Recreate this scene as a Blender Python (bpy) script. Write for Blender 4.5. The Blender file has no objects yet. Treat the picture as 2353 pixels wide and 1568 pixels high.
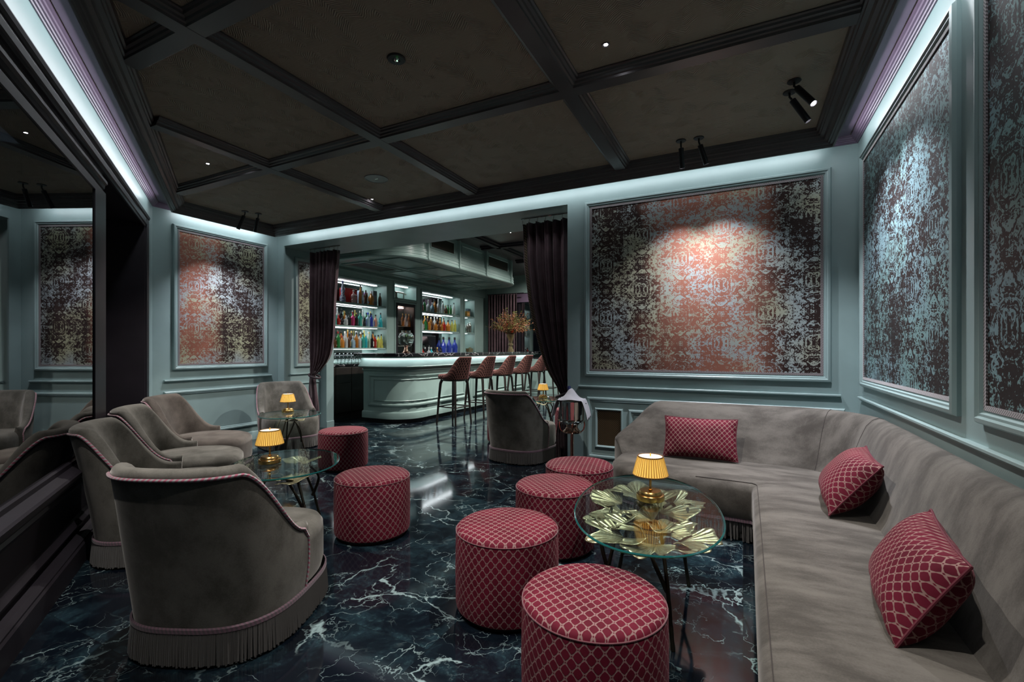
import bpy, math, random
from mathutils import Vector, Matrix
S = bpy.context.scene
COL = S.collection
PI = math.pi
R = math.radians
rnd = random.Random(7)

# ------------------------------------------------------------------ camera, world, lights, exposure
cam_d = bpy.data.cameras.new('camera')
cam = bpy.data.objects.new('camera', cam_d)
COL.objects.link(cam)
cam.location = (0, 0, 1.3)
cam.rotation_euler = (R(90), 0, R(26.5))
cam_d.sensor_width = 36
cam_d.lens = 1065.0/2353*36
cam_d.shift_y = 18.0/2353
cam_d.clip_start = 0.02
S.camera = cam

w = bpy.data.worlds.new('night')
S.world = w
w.use_nodes = True
w.node_tree.nodes['Background'].inputs[0].default_value = (0.55, 0.7, 0.85, 1)
w.node_tree.nodes['Background'].inputs[1].default_value = 0.015

vs = S.view_settings
vs.view_transform = 'Standard'
vs.look = 'None'
vs.gamma = 1
vs.use_curve_mapping = False
vs.exposure = 2.75
c = S.cycles
c.use_denoising = True
c.max_bounces = 9
c.diffuse_bounces = 4
c.glossy_bounces = 5
c.transmission_bounces = 6
c.transparent_max_bounces = 12
c.caustics_reflective = False
c.caustics_refractive = False
c.sample_clamp_indirect = 3
c.sample_clamp_direct = 0
c.use_adaptive_sampling = True
c.adaptive_threshold = 0.02
c.blur_glossy = 0.5

COOL = (0.90, 0.95, 1.0)
WHITE = (1.0, 0.95, 0.9)
WARM = (1.0, 0.72, 0.42)
# room plan: A wall with the panel (S), B wall with the opening, R wall, L oblique window wall
XS, YB, XR = -6.30, 4.70, 0.85
C1 = (XS, 3.03); C2 = (XS, YB); C3 = (XR, YB)
LD = Vector((0.8396, -0.5432)); LN = Vector((0.5432, 0.8396))      # along the window wall towards the camera; into the room
sL = (XR-XS)/LD.x
C4 = (XR, C1[1]+LD.y*sL)
def LP(s, d=0.0): return (C1[0]+LD.x*s+LN.x*d, C1[1]+LD.y*s+LN.y*d)
ROOM = [C1, C4, C3, C2]            # counter-clockwise

def light(name, kind, loc, power, color=WHITE, aim=None, parent=None, **kw):
    d = bpy.data.lights.new(name, kind); d.energy = power; d.color = color
    for k, v in kw.items(): setattr(d, k, v)
    o = bpy.data.objects.new(name, d); COL.objects.link(o); o.location = loc
    if aim is not None:
        o.rotation_euler = (Vector(aim)-Vector(loc)).to_track_quat('-Z', 'Y').to_euler()
    if parent: o.parent = parent
    return o
def strip(name, p0, p1, aim, width, power, color=COOL):           # a straight LED strip from p0 to p1 that shines along aim
    p0, p1, aim = Vector(p0), Vector(p1), Vector(aim).normalized()
    d = bpy.data.lights.new(name, 'AREA'); d.shape = 'RECTANGLE'; d.size = (p1-p0).length; d.size_y = width
    d.energy = power; d.color = color
    o = bpy.data.objects.new(name, d); COL.objects.link(o)
    x = (p1-p0).normalized(); z = -aim; z = (z-x*z.dot(x)).normalized(); y = z.cross(x)
    o.matrix_world = Matrix(((x.x, y.x, z.x, (p0.x+p1.x)/2), (x.y, y.y, z.y, (p0.y+p1.y)/2), (x.z, y.z, z.z, (p0.z+p1.z)/2), (0, 0, 0, 1)))
    return o
ZL, WL = 3.0, 0.150
CA_ = -.75
strip('cove_strip', (XS+.25, YB-WL, ZL), (XR-.25, YB-WL, ZL), (0, 1, CA_), .05, 1.75)
strip('cove_strip', (XR-WL, -1.0, ZL), (XR-WL, YB-.25, ZL), (1, 0, CA_), .05, 2.1)
strip('cove_strip', (XS+WL, 3.3, ZL), (XS+WL, YB-.25, ZL), (-1, 0, CA_), .05, .5)
a_, b_ = LP(.35, WL), LP(sL-.9, WL)
strip('cove_strip', (*a_, ZL), (*b_, ZL), (-LN.x, -LN.y, CA_), .05, 2.2)

# ------------------------------------------------------------------ mesh builder
class MB:
    def __init__(s): s.v = []; s.f = []; s.uv = []; s.mi = []
    def vert(s, p): s.v.append(tuple(p)); return len(s.v)-1
    def face(s, idx, uv=None, mi=0):
        s.f.append(tuple(idx)); s.uv.append(uv if uv else [(0, 0)]*len(idx)); s.mi.append(mi)
    def quad(s, a, b, c, d, uv=None, mi=0):
        i = len(s.v); s.v += [tuple(a), tuple(b), tuple(c), tuple(d)]; s.face((i, i+1, i+2, i+3), uv, mi)
    def grid(s, P, cu=False, cv=False, uv=None, mi=0, flip=False):
        nu, nv = len(P), len(P[0]); b = len(s.v)
        for row in P: s.v += [tuple(p) for p in row]
        for i in range(nu if cu else nu-1):
            for j in range(nv if cv else nv-1):
                i2, j2 = (i+1) % nu, (j+1) % nv
                q = [b+i*nv+j, b+i2*nv+j, b+i2*nv+j2, b+i*nv+j2]
                t = [uv(i, j), uv(i+1, j), uv(i+1, j+1), uv(i, j+1)] if uv else None
                if flip: q.reverse(); t = t[::-1] if t else None
                s.face(q, t, mi)
    def box(s, x0, x1, y0, y1, z0, z1, mi=0):
        b = len(s.v)
        s.v += [(x0, y0, z0), (x1, y0, z0), (x1, y1, z0), (x0, y1, z0), (x0, y0, z1), (x1, y0, z1), (x1, y1, z1), (x0, y1, z1)]
        X, Y, Z = x1-x0, y1-y0, z1-z0
        for q, (a, e) in (((3, 2, 1, 0), (X, Y)), ((4, 5, 6, 7), (X, Y)), ((0, 1, 5, 4), (X, Z)), ((1, 2, 6, 5), (Y, Z)), ((2, 3, 7, 6), (X, Z)), ((3, 0, 4, 7), (Y, Z))):
            s.face([b+k for k in q], [(0, 0), (a, 0), (a, e), (0, e)], mi)
    def prism(s, pts, z0, z1, mi=0, bottom=True):
        n = len(pts); b = len(s.v)
        s.v += [(p[0], p[1], z0) for p in pts]+[(p[0], p[1], z1) for p in pts]
        for i in range(n):
            j = (i+1) % n
            L = math.hypot(pts[j][0]-pts[i][0], pts[j][1]-pts[i][1])
            s.face((b+i, b+j, b+n+j, b+n+i), [(0, z0), (L, z0), (L, z1), (0, z1)], mi)
        s.face([b+n+i for i in range(n)], [(p[0], p[1]) for p in pts], mi)
        if bottom: s.face([b+i for i in reversed(range(n))], [(p[0], p[1]) for p in reversed(pts)], mi)
    def lathe(s, prof, n=24, c=(0, 0, 0), mi=0, uvs=1.0):
        P = []; L = [0]
        for k in range(1, len(prof)): L.append(L[-1]+math.hypot(prof[k][0]-prof[k-1][0], prof[k][1]-prof[k-1][1]))
        rm = max(p[0] for p in prof)
        for k in range(n):
            a = 2*PI*k/n
            P.append([(c[0]+r*math.cos(a), c[1]+r*math.sin(a), c[2]+z) for r, z in prof])
        s.grid(P, cu=True, uv=lambda i, j: (2*PI*i/n*rm, L[j]), mi=mi)
    def tube(s, pts, r, n=8, caps=True, mi=0, closed=False):
        pts = [Vector(p) for p in pts]; m = len(pts); P = []; up = None; L = 0; Ls = []
        for k, p in enumerate(pts):
            if closed: t = pts[(k+1) % m]-pts[k-1]
            else: t = pts[min(k+1, m-1)]-pts[max(k-1, 0)]
            t.normalize()
            if up is None:
                up = Vector((0, 0, 1)) if abs(t.z) < .9 else Vector((1, 0, 0))
            up = (up-t*up.dot(t)).normalized(); sd = t.cross(up)
            rr = r[k] if isinstance(r, (list, tuple)) else r
            P.append([p+(up*math.cos(2*PI*q/n)+sd*math.sin(2*PI*q/n))*rr for q in range(n)])
            if k: L += (p-pts[k-1]).length
            Ls.append(L)
        if closed: Ls.append(L+(pts[0]-pts[-1]).length)
        b = len(s.v)
        s.grid(P, cu=closed, cv=True, uv=lambda i, j: (Ls[i], j/n), mi=mi, flip=True)
        if caps and not closed:
            s.face([b+q for q in range(n)], None, mi); s.face([b+(m-1)*n+q for q in reversed(range(n))], None, mi)
    def build(s, name, mat, parent=None, smooth=True, ang=38, loc=None, rot=None, kind=None, label=None):
        me = bpy.data.meshes.new(name); me.from_pydata(s.v, [], s.f)
        uvl = me.uv_layers.new(name='UVMap')
        flat = [x for f in s.uv for t in f for x in t]
        uvl.data.foreach_set('uv', flat)
        mats = mat if isinstance(mat, (list, tuple)) else [mat]
        for m in mats: me.materials.append(m)
        if len(mats) > 1: me.polygons.foreach_set('material_index', s.mi)
        me.update()
        if smooth:
            me.polygons.foreach_set('use_smooth', [True]*len(me.polygons)); me.set_sharp_from_angle(angle=R(ang))
        o = bpy.data.objects.new(name, me); COL.objects.link(o)
        if parent: o.parent = parent
        if loc: o.location = loc
        if rot: o.rotation_euler = rot
        if kind: o['kind'] = kind
        if label: o['label'] = label
        return o
def tag(o, label, cat, group=None, kind=None):
    o['label'] = label; o['category'] = cat
    if group: o['group'] = group
    if kind: o['kind'] = kind
    return o
def thing(name, label, cat, loc=(0, 0, 0), rz=0, group=None):
    o = bpy.data.objects.new(name, None); COL.objects.link(o); o.location = loc; o.rotation_euler = (0, 0, rz)
    o.empty_display_size = .05
    return tag(o, label, cat, group)
def kids(o): return [k for k in COL.objects if k.parent == o]
def dup(root, loc, rz=0, label=None, group=None, scale=None):
    def cp(o, par):
        q = o.copy(); COL.objects.link(q); q.parent = par
        for ch in list(o.children): cp(ch, q)
        return q
    r = cp(root, None); r.location = loc; r.rotation_euler = (0, 0, rz)
    if scale: r.scale = scale
    if label: r['label'] = label
    if group: r['group'] = group
    return r
def bevel(o, wd=.004, seg=2):
    m = o.modifiers.new('bevel', 'BEVEL'); m.width = wd; m.segments = seg; m.limit_method = 'ANGLE'; m.angle_limit = R(40); return o
def sstep(a, b, x):
    t = max(0, min(1, (x-a)/(b-a))); return t*t*(3-2*t)
def lerp(a, b, t): return a+(b-a)*t
def smooth_pts(pts, n=6):                                            # Catmull-Rom through 3-D points
    P = [Vector(p) for p in pts]; out = []
    for i in range(len(P)-1):
        a, b, c_, d = P[max(i-1, 0)], P[i], P[i+1], P[min(i+2, len(P)-1)]
        for k in range(n):
            t = k/n
            out.append(0.5*((2*b)+(c_-a)*t+(2*a-5*b+4*c_-d)*t*t+(3*b-a-3*c_+d)*t**3))
    out.append(P[-1]); return out
# a path in plan with outward normals; used for mouldings, counters, walls
def path_normals(pts, closed=False, side=1):
    n = len(pts); out = []
    for i in range(n):
        def seg(a, b):
            d = Vector((b[0]-a[0], b[1]-a[1])).normalized(); return Vector((d.y, -d.x))*side
        if closed: n1, n2 = seg(pts[i-1], pts[i]), seg(pts[i], pts[(i+1) % n])
        else:
            n1 = seg(pts[i-1], pts[i]) if i else seg(pts[0], pts[1]); n2 = seg(pts[i], pts[i+1]) if i < n-1 else n1
        m = (n1+n2).normalized(); out.append(m/max(.25, m.dot(n1)))
    return out
def sweep(mb, pts, prof, closed=False, side=1, mi=0, caps=True):     # prof: (outward, z)
    N = path_normals(pts, closed, side); P = []
    for p, n in zip(pts, N): P.append([(p[0]+n.x*d, p[1]+n.y*d, z) for d, z in prof])
    b = len(mb.v); L = [0]
    for i in range(1, len(pts)+1): L.append(L[-1]+math.dist(pts[i-1], pts[i % len(pts)]))
    mb.grid(P, cu=closed, uv=lambda i, j: (L[i], prof[j][1]), mi=mi, flip=(side < 0))
    if caps and not closed:
        k = len(prof); mb.face([b+j for j in range(k)], None, mi); mb.face([b+(len(pts)-1)*k+j for j in reversed(range(k))], None, mi)
def wframe(mb, pos, s0, s1, z0, z1, prof, mi=0, ns=1):               # a mitred rectangular moulding on a wall; pos(s) -> (x, y, nx, ny); prof: (inset, height)
    rings = []
    for q, h in prof:
        r = []
        for k in range(ns+1): r.append((lerp(s0+q, s1-q, k/ns), z0+q))
        for k in range(ns+1): r.append((lerp(s1-q, s0+q, k/ns), z1-q))
        rings.append([(lambda g: (g[0]+g[2]*h, g[1]+g[3]*h, z))(pos(s)) for s, z in r])
    P = [[rings[j][i] for j in range(len(prof))] for i in range(len(rings[0]))]
    W_, H_ = abs(s1-s0), abs(z1-z0); cl = [W_*k/ns for k in range(ns+1)]+[W_+H_+W_*k/ns for k in range(ns+1)]+[2*(W_+H_)]
    mb.grid(P, cu=True, uv=lambda i, j: (cl[i], j*.25), mi=mi)
def wbar(mb, pos, s0, s1, z0, z1, h, mi=0, ns=1):                    # a moulded horizontal bar on a wall
    pr = [(0, z0), (h*.45, z0+(z1-z0)*.12), (h*.6, z0+(z1-z0)*.35), (h, z0+(z1-z0)*.55), (h, z1-(z1-z0)*.12), (h*.85, z1), (0, z1)]
    P = []
    for k in range(ns+1):
        x, y, nx, ny = pos(lerp(s0, s1, k/ns)); P.append([(x+nx*d, y+ny*d, z) for d, z in pr])
    b = len(mb.v); mb.grid(P, uv=lambda i, j: (i*.3, j*.01), mi=mi, flip=False)
    m = len(pr); mb.face([b+j for j in range(m)], None, mi); mb.face([b+ns*m+j for j in reversed(range(m))], None, mi)
def wpanel(mb, pos, s0, s1, z0, z1, h=0.0, mi=0):
    a, b = pos(s0), pos(s1)
    f = lambda g, z: (g[0]+g[2]*h, g[1]+g[3]*h, z)
    mb.quad(f(a, z0), f(b, z0), f(b, z1), f(a, z1), [(s0, z0), (s1, z0), (s1, z1), (s0, z1)], mi)
posB = lambda s: (s, YB, 0, -1)                     # s = X
posR = lambda s: (XR, s, -1, 0)                     # s = Y
posS = lambda s: (XS, s, 1, 0)                      # s = Y
def posL(s): p = LP(s); return (p[0], p[1], LN.x, LN.y)

# ------------------------------------------------------------------ materials
class X:                                            # a tiny expression builder over shader math nodes
    def __init__(s, nt, v): s.nt, s.v = nt, v
    def _m(s, op, *o):
        n = s.nt.nodes.new('ShaderNodeMath'); n.operation = op
        for i, a in enumerate((s,)+o):
            a = a.v if isinstance(a, X) else a
            if isinstance(a, (int, float)): n.inputs[i].default_value = a
            else: s.nt.links.new(a, n.inputs[i])
        return X(s.nt, n.outputs[0])
    def __add__(s, o): return s._m('ADD', o)
    __radd__ = __add__
    def __sub__(s, o): return s._m('SUBTRACT', o)
    def __rsub__(s, o): return (s*-1)+o
    def __mul__(s, o): return s._m('MULTIPLY', o)
    __rmul__ = __mul__
    def __truediv__(s, o): return s._m('DIVIDE', o)
    def abs(s): return s._m('ABSOLUTE')
    def frac(s): return s._m('FRACT')
    def floor(s): return s._m('FLOOR')
    def sin(s): return s._m('SINE')
    def mn(s, o): return s._m('MINIMUM', o)
    def mx(s, o): return s._m('MAXIMUM', o)
    def gt(s, o): return s._m('GREATER_THAN', o)
    def pw(s, o): return s._m('POWER', o)
    def ss(s, a, b):
        n = s.nt.nodes.new('ShaderNodeMapRange'); n.interpolation_type = 'SMOOTHSTEP'; n.inputs[1].default_value = a; n.inputs[2].default_value = b
        s.nt.links.new(s.v, n.inputs[0]); return X(s.nt, n.outputs[0])
class Mat:
    def __init__(s, name):
        s.m = bpy.data.materials.new(name); s.m.use_nodes = True; s.nt = s.m.node_tree; s.n = s.nt.nodes
        s.b = s.n['Principled BSDF']; s.out = s.n['Material Output']
    def link(s, a, sock): s.nt.links.new(a.v if isinstance(a, X) else a, sock)
    def set(s, **k):
        names = dict(col='Base Color', rough='Roughness', metal='Metallic', sheen='Sheen Weight', sheenr='Sheen Roughness', sheent='Sheen Tint', spec='Specular IOR Level', coat='Coat Weight', coatr='Coat Roughness', trans='Transmission Weight', ior='IOR', emis='Emission Color', emst='Emission Strength', aniso='Anisotropic', sss='Subsurface Weight', alpha='Alpha', tint='Specular Tint')
        for q, v in k.items():
            sk = s.b.inputs[names[q]]
            if isinstance(v, X) or hasattr(v, 'is_output'): s.link(v, sk)
            elif isinstance(v, (tuple, list)): sk.default_value = (*v, 1) if len(v) == 3 else v
            else: sk.default_value = v
        return s
    def coord(s, kind='UV'):
        n = s.n.new('ShaderNodeTexCoord'); return n.outputs[kind]
    def xyz(s, v):
        n = s.n.new('ShaderNodeSeparateXYZ'); s.link(v, n.inputs[0]); return [X(s.nt, n.outputs[i]) for i in range(3)]
    def vec(s, x, y, z=0):
        n = s.n.new('ShaderNodeCombineXYZ')
        for i, a in enumerate((x, y, z)):
            if isinstance(a, (int, float)): n.inputs[i].default_value = a
            else: s.link(a, n.inputs[i])
        return n.outputs[0]
    def scale(s, v, sc):
        n = s.n.new('ShaderNodeMapping'); s.link(v, n.inputs[0]); n.inputs['Scale'].default_value = sc; return n.outputs[0]
    def noise(s, v, scale, detail=2, rough=.5, dist=0, color=False):
        n = s.n.new('ShaderNodeTexNoise'); s.link(v, n.inputs['Vector']); n.inputs['Scale'].default_value = scale; n.inputs['Detail'].default_value = detail
        n.inputs['Roughness'].default_value = rough; n.inputs['Distortion'].default_value = dist
        return n.outputs['Color'] if color else X(s.nt, n.outputs[0])
    def white(s, v):
        n = s.n.new('ShaderNodeTexWhiteNoise'); n.noise_dimensions = '3D'; s.link(v, n.inputs['Vector']); return n.outputs['Color']
    def voro(s, v, scale, feature='DISTANCE_TO_EDGE'):
        n = s.n.new('ShaderNodeTexVoronoi'); n.feature = feature; s.link(v, n.inputs['Vector']); n.inputs['Scale'].default_value = scale; return X(s.nt, n.outputs[0])
    def mix(s, f, a, b):
        n = s.n.new('ShaderNodeMix'); n.data_type = 'RGBA'
        for sk, v in ((n.inputs[0], f), (n.inputs[6], a), (n.inputs[7], b)):
            if isinstance(v, (int, float)): sk.default_value = v
            elif isinstance(v, tuple): sk.default_value = (*v, 1)
            else: s.link(v, sk)
        return n.outputs[2]
    def vadd(s, a, b, k=1.0):
        n = s.n.new('ShaderNodeVectorMath'); n.operation = 'MULTIPLY_ADD'; s.link(b, n.inputs[0]); n.inputs[1].default_value = (k, k, k); s.link(a, n.inputs[2]); return n.outputs[0]
    def bump(s, h, strength=.3, dist=.01):
        n = s.n.new('ShaderNodeBump'); n.inputs['Strength'].default_value = strength; n.inputs['Distance'].default_value = dist
        s.link(h, n.inputs['Height']); s.nt.links.new(n.outputs[0], s.b.inputs['Normal']); return s
def simple(name, col, rough=.5, metal=0, **k): return Mat(name).set(col=col, rough=rough, metal=metal, **k).m
def painted(name, col, rough=.42, amt=.05, spec=.5):
    q = Mat(name); n = q.noise(q.coord('Object'), 3.0, 4)
    q.set(col=q.mix(n.ss(.35, .7), tuple(x*(1-amt) for x in col), tuple(min(1, x*(1+amt)) for x in col)), rough=rough, spec=spec)
    g = q.noise(q.coord('Object'), 90, 2); return q.bump(g, .04, .004).m
def emit(name, col, st):
    q = Mat(name); e = q.n.new('ShaderNodeEmission'); e.inputs[0].default_value = (*col, 1); e.inputs[1].default_value = st
    q.nt.links.new(e.outputs[0], q.out.inputs[0]); return q.m
def archglass(name, tint, refl_ior=1.5, rough=0.0):
    q = Mat(name); t = q.n.new('ShaderNodeBsdfTransparent'); t.inputs[0].default_value = (*tint, 1)
    g = q.n.new('ShaderNodeBsdfGlossy'); g.inputs['Roughness'].default_value = rough
    ge = q.n.new('ShaderNodeNewGeometry'); dt = q.n.new('ShaderNodeVectorMath'); dt.operation = 'DOT_PRODUCT'
    q.nt.links.new(ge.outputs['Normal'], dt.inputs[0]); q.nt.links.new(ge.outputs['Incoming'], dt.inputs[1])
    r0 = ((refl_ior-1)/(refl_ior+1))**2
    f = (1-X(q.nt, dt.outputs['Value']).abs()).pw(5.0)*(1-r0)+r0; mx = q.n.new('ShaderNodeMixShader')
    q.link(f, mx.inputs[0]); q.nt.links.new(t.outputs[0], mx.inputs[1]); q.nt.links.new(g.outputs[0], mx.inputs[2])
    q.nt.links.new(mx.outputs[0], q.out.inputs[0]); return q.m
M = {}
M['teal'] = painted('teal_paint', (.265, .365, .362), .36)
M['tealbar'] = painted('teal_bar_paint', (.245, .345, .32), .34)
M['black'] = painted('black_wood_paint', (.020, .017, .022), .44, .15, .22)
M['tray'] = painted('dark_ceiling_paint', (.085, .078, .078), .30, .1)
M['lilac'] = painted('lilac_grey_paint', (.135, .095, .145), .4)
M['brass'] = simple('brushed_brass', (.56, .36, .13), .27, 1.0)
M['gold'] = simple('aged_gold', (.46, .33, .16), .33, 1.0)
M['steel'] = simple('polished_nickel', (.62, .58, .53), .08, 1.0)
M['copper'] = simple('rosy_copper', (.60, .36, .27), .12, 1.0)
M['iron'] = simple('dark_bronze', (.060, .048, .036), .42, .9)
M['blackmetal'] = simple('black_metal', (.012, .012, .013), .35, .4)
M['darkwood'] = painted('dark_stained_wood', (.020, .015, .013), .35, .2)
M['rubber'] = simple('black_rubber', (.01, .01, .01), .7)
M['led'] = emit('led_strip', (.90, .96, 1.0), 2.7)
M['ledbar'] = emit('bar_led_strip', (.90, .96, 1.0), 2.7)
M['lens'] = emit('lamp_lens', (.93, .90, 1.0), 30.0)
M['green'] = emit('green_diode', (.1, 1, .2), 3.0)
M['cream'] = simple('cream_diffuser', (.75, .55, .36), .6, emis=(1, .72, .42), emst=.25)
M['tableglass'] = archglass('clear_table_glass', (.86, .95, .93), 1.52)
M['glassrim'] = Mat('green_glass_rim').set(col=(.008, .085, .085), rough=.10, trans=.3, ior=1.45, spec=.35).m
M['stem'] = Mat('clear_stemware').set(col=(.97, .99, 1.0), rough=.015, trans=1.0, ior=1.42).m
M['pane'] = archglass('dark_window_pane', (.16, .18, .20), 3.6)
M['linen'] = painted('grey_linen', (.42, .42, .47), .85)
M['mirror'] = simple('smoked_mirror', (.32, .35, .36), .06, 1.0)
M['mesh_dark'] = simple('dark_void', (.012, .011, .009), .8)
M['strap'] = simple('dark_braid', (.05, .035, .04), .8)

def velvet(name, a, b, sheen=.55, st=(1, 1, .8)):
    q = Mat(name); o = q.coord('Object')
    n1 = q.noise(q.scale(o, st), 5.5, 5, .62, .0); n2 = q.noise(q.scale(o, (1, 1, 1)), 150, 3, .7)
    f = (n1+(n2-.5)*.22).ss(.30, .70)
    q.set(col=q.mix(f, a, b), rough=.85, sheen=sheen, sheenr=.38, sheent=(.75, .72, .68), spec=.25)
    return q.bump(n2*.7+n1*.3, .16, .004).m
M['velvet'] = velvet('grey_velvet', (.056, .053, .044), (.138, .130, .114), .42)
M['velvetbrown'] = velvet('taupe_velvet', (.052, .042, .036), (.112, .095, .082))
M['sofa'] = velvet('sofa_velvet', (.044, .039, .033), (.112, .102, .089), .28, (.6, 1.7, .8))
M['curtain'] = velvet('plum_velvet', (.060, .036, .042), (.105, .066, .076), .45)
M['fringe'] = simple('grey_fringe', (.052, .047, .043), .8, sheen=.3)
M['fringeback'] = simple('dark_underskirt', (.012, .011, .011), .9)
def cordmat(name, a, b, k=46):
    q = Mat(name); u, v, _ = q.xyz(q.coord('UV')); s_ = ((u*k+v).frac()-.5).abs().ss(.2, .3)
    return q.set(col=q.mix(s_, a, b), rough=.75, sheen=.3).m
M['cord'] = cordmat('twisted_cord', (.22, .22, .22), (.27, .055, .10))
M['braid'] = cordmat('mauve_braid', (.085, .058, .070), (.15, .075, .105), 60)
M['gimp'] = cordmat('grey_gimp_braid', (.06, .055, .055), (.30, .26, .27), 70)
M['goldbraid'] = cordmat('gold_braid', (.06, .045, .03), (.26, .19, .12), 38)
def lattice(name, cell, line, cw, ch, thr=.388, soft=.022, sheen=.5):
    q = Mat(name); u, v, _ = q.xyz(q.coord('UV')); u = u/cw; v = v/ch
    def met(a, b):
        a = (a.frac()-.5).abs(); b = (b.frac()-.5).abs()
        return a.mx(b)*.30+(a+b)*.70
    d = met(u, v).mn(met(u+.5, v+.5))
    ln = d.ss(thr-soft, thr+soft)
    a = ((u).frac()-.5).abs(); b = ((v+.5).frac()-.5).abs(); a2 = ((u+.5).frac()-.5).abs(); b2 = ((v).frac()-.5).abs()
    dot = (a+b).mn(a2+b2).ss(.075, .055)
    ln = ln*(1-dot)
    n = q.noise(q.coord('UV'), 70, 3); big = q.noise(q.coord('Object'), 6, 3)
    cc = q.mix(big.ss(.3, .7), tuple(x*.72 for x in cell), tuple(x*1.2 for x in cell))
    q.set(col=q.mix(ln, cc, line), rough=.8, sheen=sheen, sheenr=.4, sheent=(.9, .35, .42), spec=.15)
    return q.bump(n*.15+(1-ln)*.85, .35, .003).m
M['pouf'] = lattice('burgundy_lattice_velvet', (.105, .006, .018), (.225, .135, .130), .0405, .049, sheen=.08)
M['cushion'] = lattice('burgundy_lattice_cushion', (.092, .006, .017), (.24, .145, .13), .036, .041, sheen=.08)
M['stool'] = lattice('rose_diamond_fabric', (.018, .009, .009), (.19, .085, .070), .046, .052, .31, .04, .2)
def damask(name, g1, g2, dk, copper, glint_band, off=0.0):
    q = Mat(name); u, v, _ = q.xyz(q.coord('UV')); u = u+off; v = v+off*.7
    hd = (u/.36).floor()*.5
    tu = ((u/.36).frac()-.5).abs()*.36; tv = ((v/.54+hd).frac()-.5).abs()*.54
    nz = q.noise(q.coord('UV'), 9, 2)
    P = q.vec(tu, tv+nz*.05, 0)
    a = q.noise(P, 17, 2, .5, 2.2); b = q.noise(q.vec(tu*1.3+nz*.04, tv, 3.7), 30, 1.5, .5, 1.8)
    scroll = (a*19).sin()*.62+(b*15).sin()*.38
    bx = (u/.18).floor(); by = (v/.27+.5*((bx*.5).frac()*2)).floor()
    blk = q.xyz(q.white(q.vec(bx, by, 1.0)))[0]
    st = q.noise(q.scale(q.coord('UV'), (46, 3.2, 1)), 1.0, 3, .6); sh = q.noise(q.scale(q.coord('UV'), (6, 60, 1)), 1.0, 2)
    sp = q.noise(q.coord('UV'), 60, 2, .6); big = q.noise(q.coord('UV'), 2.3, 3, .6)
    t = scroll+(blk-.5)*.75+(big-.5)*2.2+(st-.5)*1.1+(sh-.5)*.8+(sp-.5)*.9
    dkm = t.ss(-.02, .10)
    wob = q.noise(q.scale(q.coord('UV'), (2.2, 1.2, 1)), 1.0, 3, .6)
    glint = (1-(((u-off-glint_band[0])/glint_band[1])._m('POWER', 2.0)-(wob-.5)*3.2).ss(.05, 1.7))*glint_band[2]  # copper band: spotlight reflection painted into the pattern colour
    gr = q.mix(q.noise(q.coord('UV'), 1.7, 2).ss(.38, .62), g1, g2)
    dark = q.mix(glint, dk, copper)  # copper is the colour of the painted spotlight reflection
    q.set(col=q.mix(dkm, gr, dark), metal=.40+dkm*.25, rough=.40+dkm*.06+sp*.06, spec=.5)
    return q.bump(dkm*.7+sp*.3, .25, .003).m
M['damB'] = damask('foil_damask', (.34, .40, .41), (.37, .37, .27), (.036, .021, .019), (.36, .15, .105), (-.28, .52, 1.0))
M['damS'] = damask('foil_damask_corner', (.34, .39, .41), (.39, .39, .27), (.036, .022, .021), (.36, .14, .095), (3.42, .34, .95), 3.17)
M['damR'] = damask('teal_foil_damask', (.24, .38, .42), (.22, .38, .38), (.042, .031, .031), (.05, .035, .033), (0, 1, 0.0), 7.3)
def marble():
    q = Mat('dark_green_marble'); g = q.n.new('ShaderNodeNewGeometry').outputs['Position']
    x, y, _ = q.xyz(g); tx = (x/.61).floor(); ty = ((y+.2)/.61).floor()
    rn = q.white(q.vec(tx, ty, 2.0))
    p = q.vadd(g, rn, 5.0)
    w1 = q.noise(p, 2.2, 5, .6, .3, color=True); p1 = q.vadd(p, w1, .55)
    w2 = q.noise(p, 6, 4, .6, .2, color=True); p2 = q.vadd(p, w2, .22)
    mp = q.n.new('ShaderNodeMapping'); q.link(p1, mp.inputs[0]); mp.inputs['Rotation'].default_value = (0, 0, .7); mp.inputs['Scale'].default_value = (1.0, 2.3, 1)
    v1 = q.voro(mp.outputs[0], 1.15); v2 = q.voro(p2, 4.2); v3 = q.voro(p2, 9.5)
    m1 = q.noise(p, 1.7, 3).ss(.42, .62); m2 = q.noise(p, 2.6, 3, .5, .5).ss(.47, .64); m3 = q.noise(p, 3.4, 2).ss(.54, .66)
    wd = q.noise(p, 7, 3).ss(.3, .75)
    L1 = (1-(v1/(wd*.030+.006)).ss(0, 1))*m1; L2 = (1-(v2/(wd*.022+.006)).ss(0, 1))*m2*.75; L3 = (1-(v3/.026).ss(0, 1))*m3*.55
    vein = (L1+L2+L3).mn(1.0)
    cloud = q.noise(p, 3.0, 6, .7, .4).ss(.45, .75); spk = q.noise(p, 55, 3, .7).ss(.5, .68)
    base = q.mix(cloud, (.0032, .0050, .0085), (.015, .032, .043)); base = q.mix(spk*cloud, base, (.030, .065, .072))
    col = q.mix(vein, base, (.20, .275, .28))
    jx = ((x/.61).frac()-.5).abs(); jy = (((y+.2)/.61).frac()-.5).abs(); j = jx.mx(jy).ss(.4975, .4995)
    q.set(col=q.mix(j, col, (.004, .005, .006)), rough=.075, spec=.55)
    return q.bump(q.noise(g, 4, 2)*.6, .02, .01).m
M['marble'] = marble()
def blackstone():
    q = Mat('black_marble_top'); p = q.coord('Object'); v = q.voro(q.vadd(p, q.noise(p, 4, 3, color=True), .3), 4)
    return q.set(col=q.mix(v.ss(.0, .03), (.30, .30, .30), (.008, .008, .010)), rough=.12).m
M['blackstone'] = blackstone()
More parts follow.
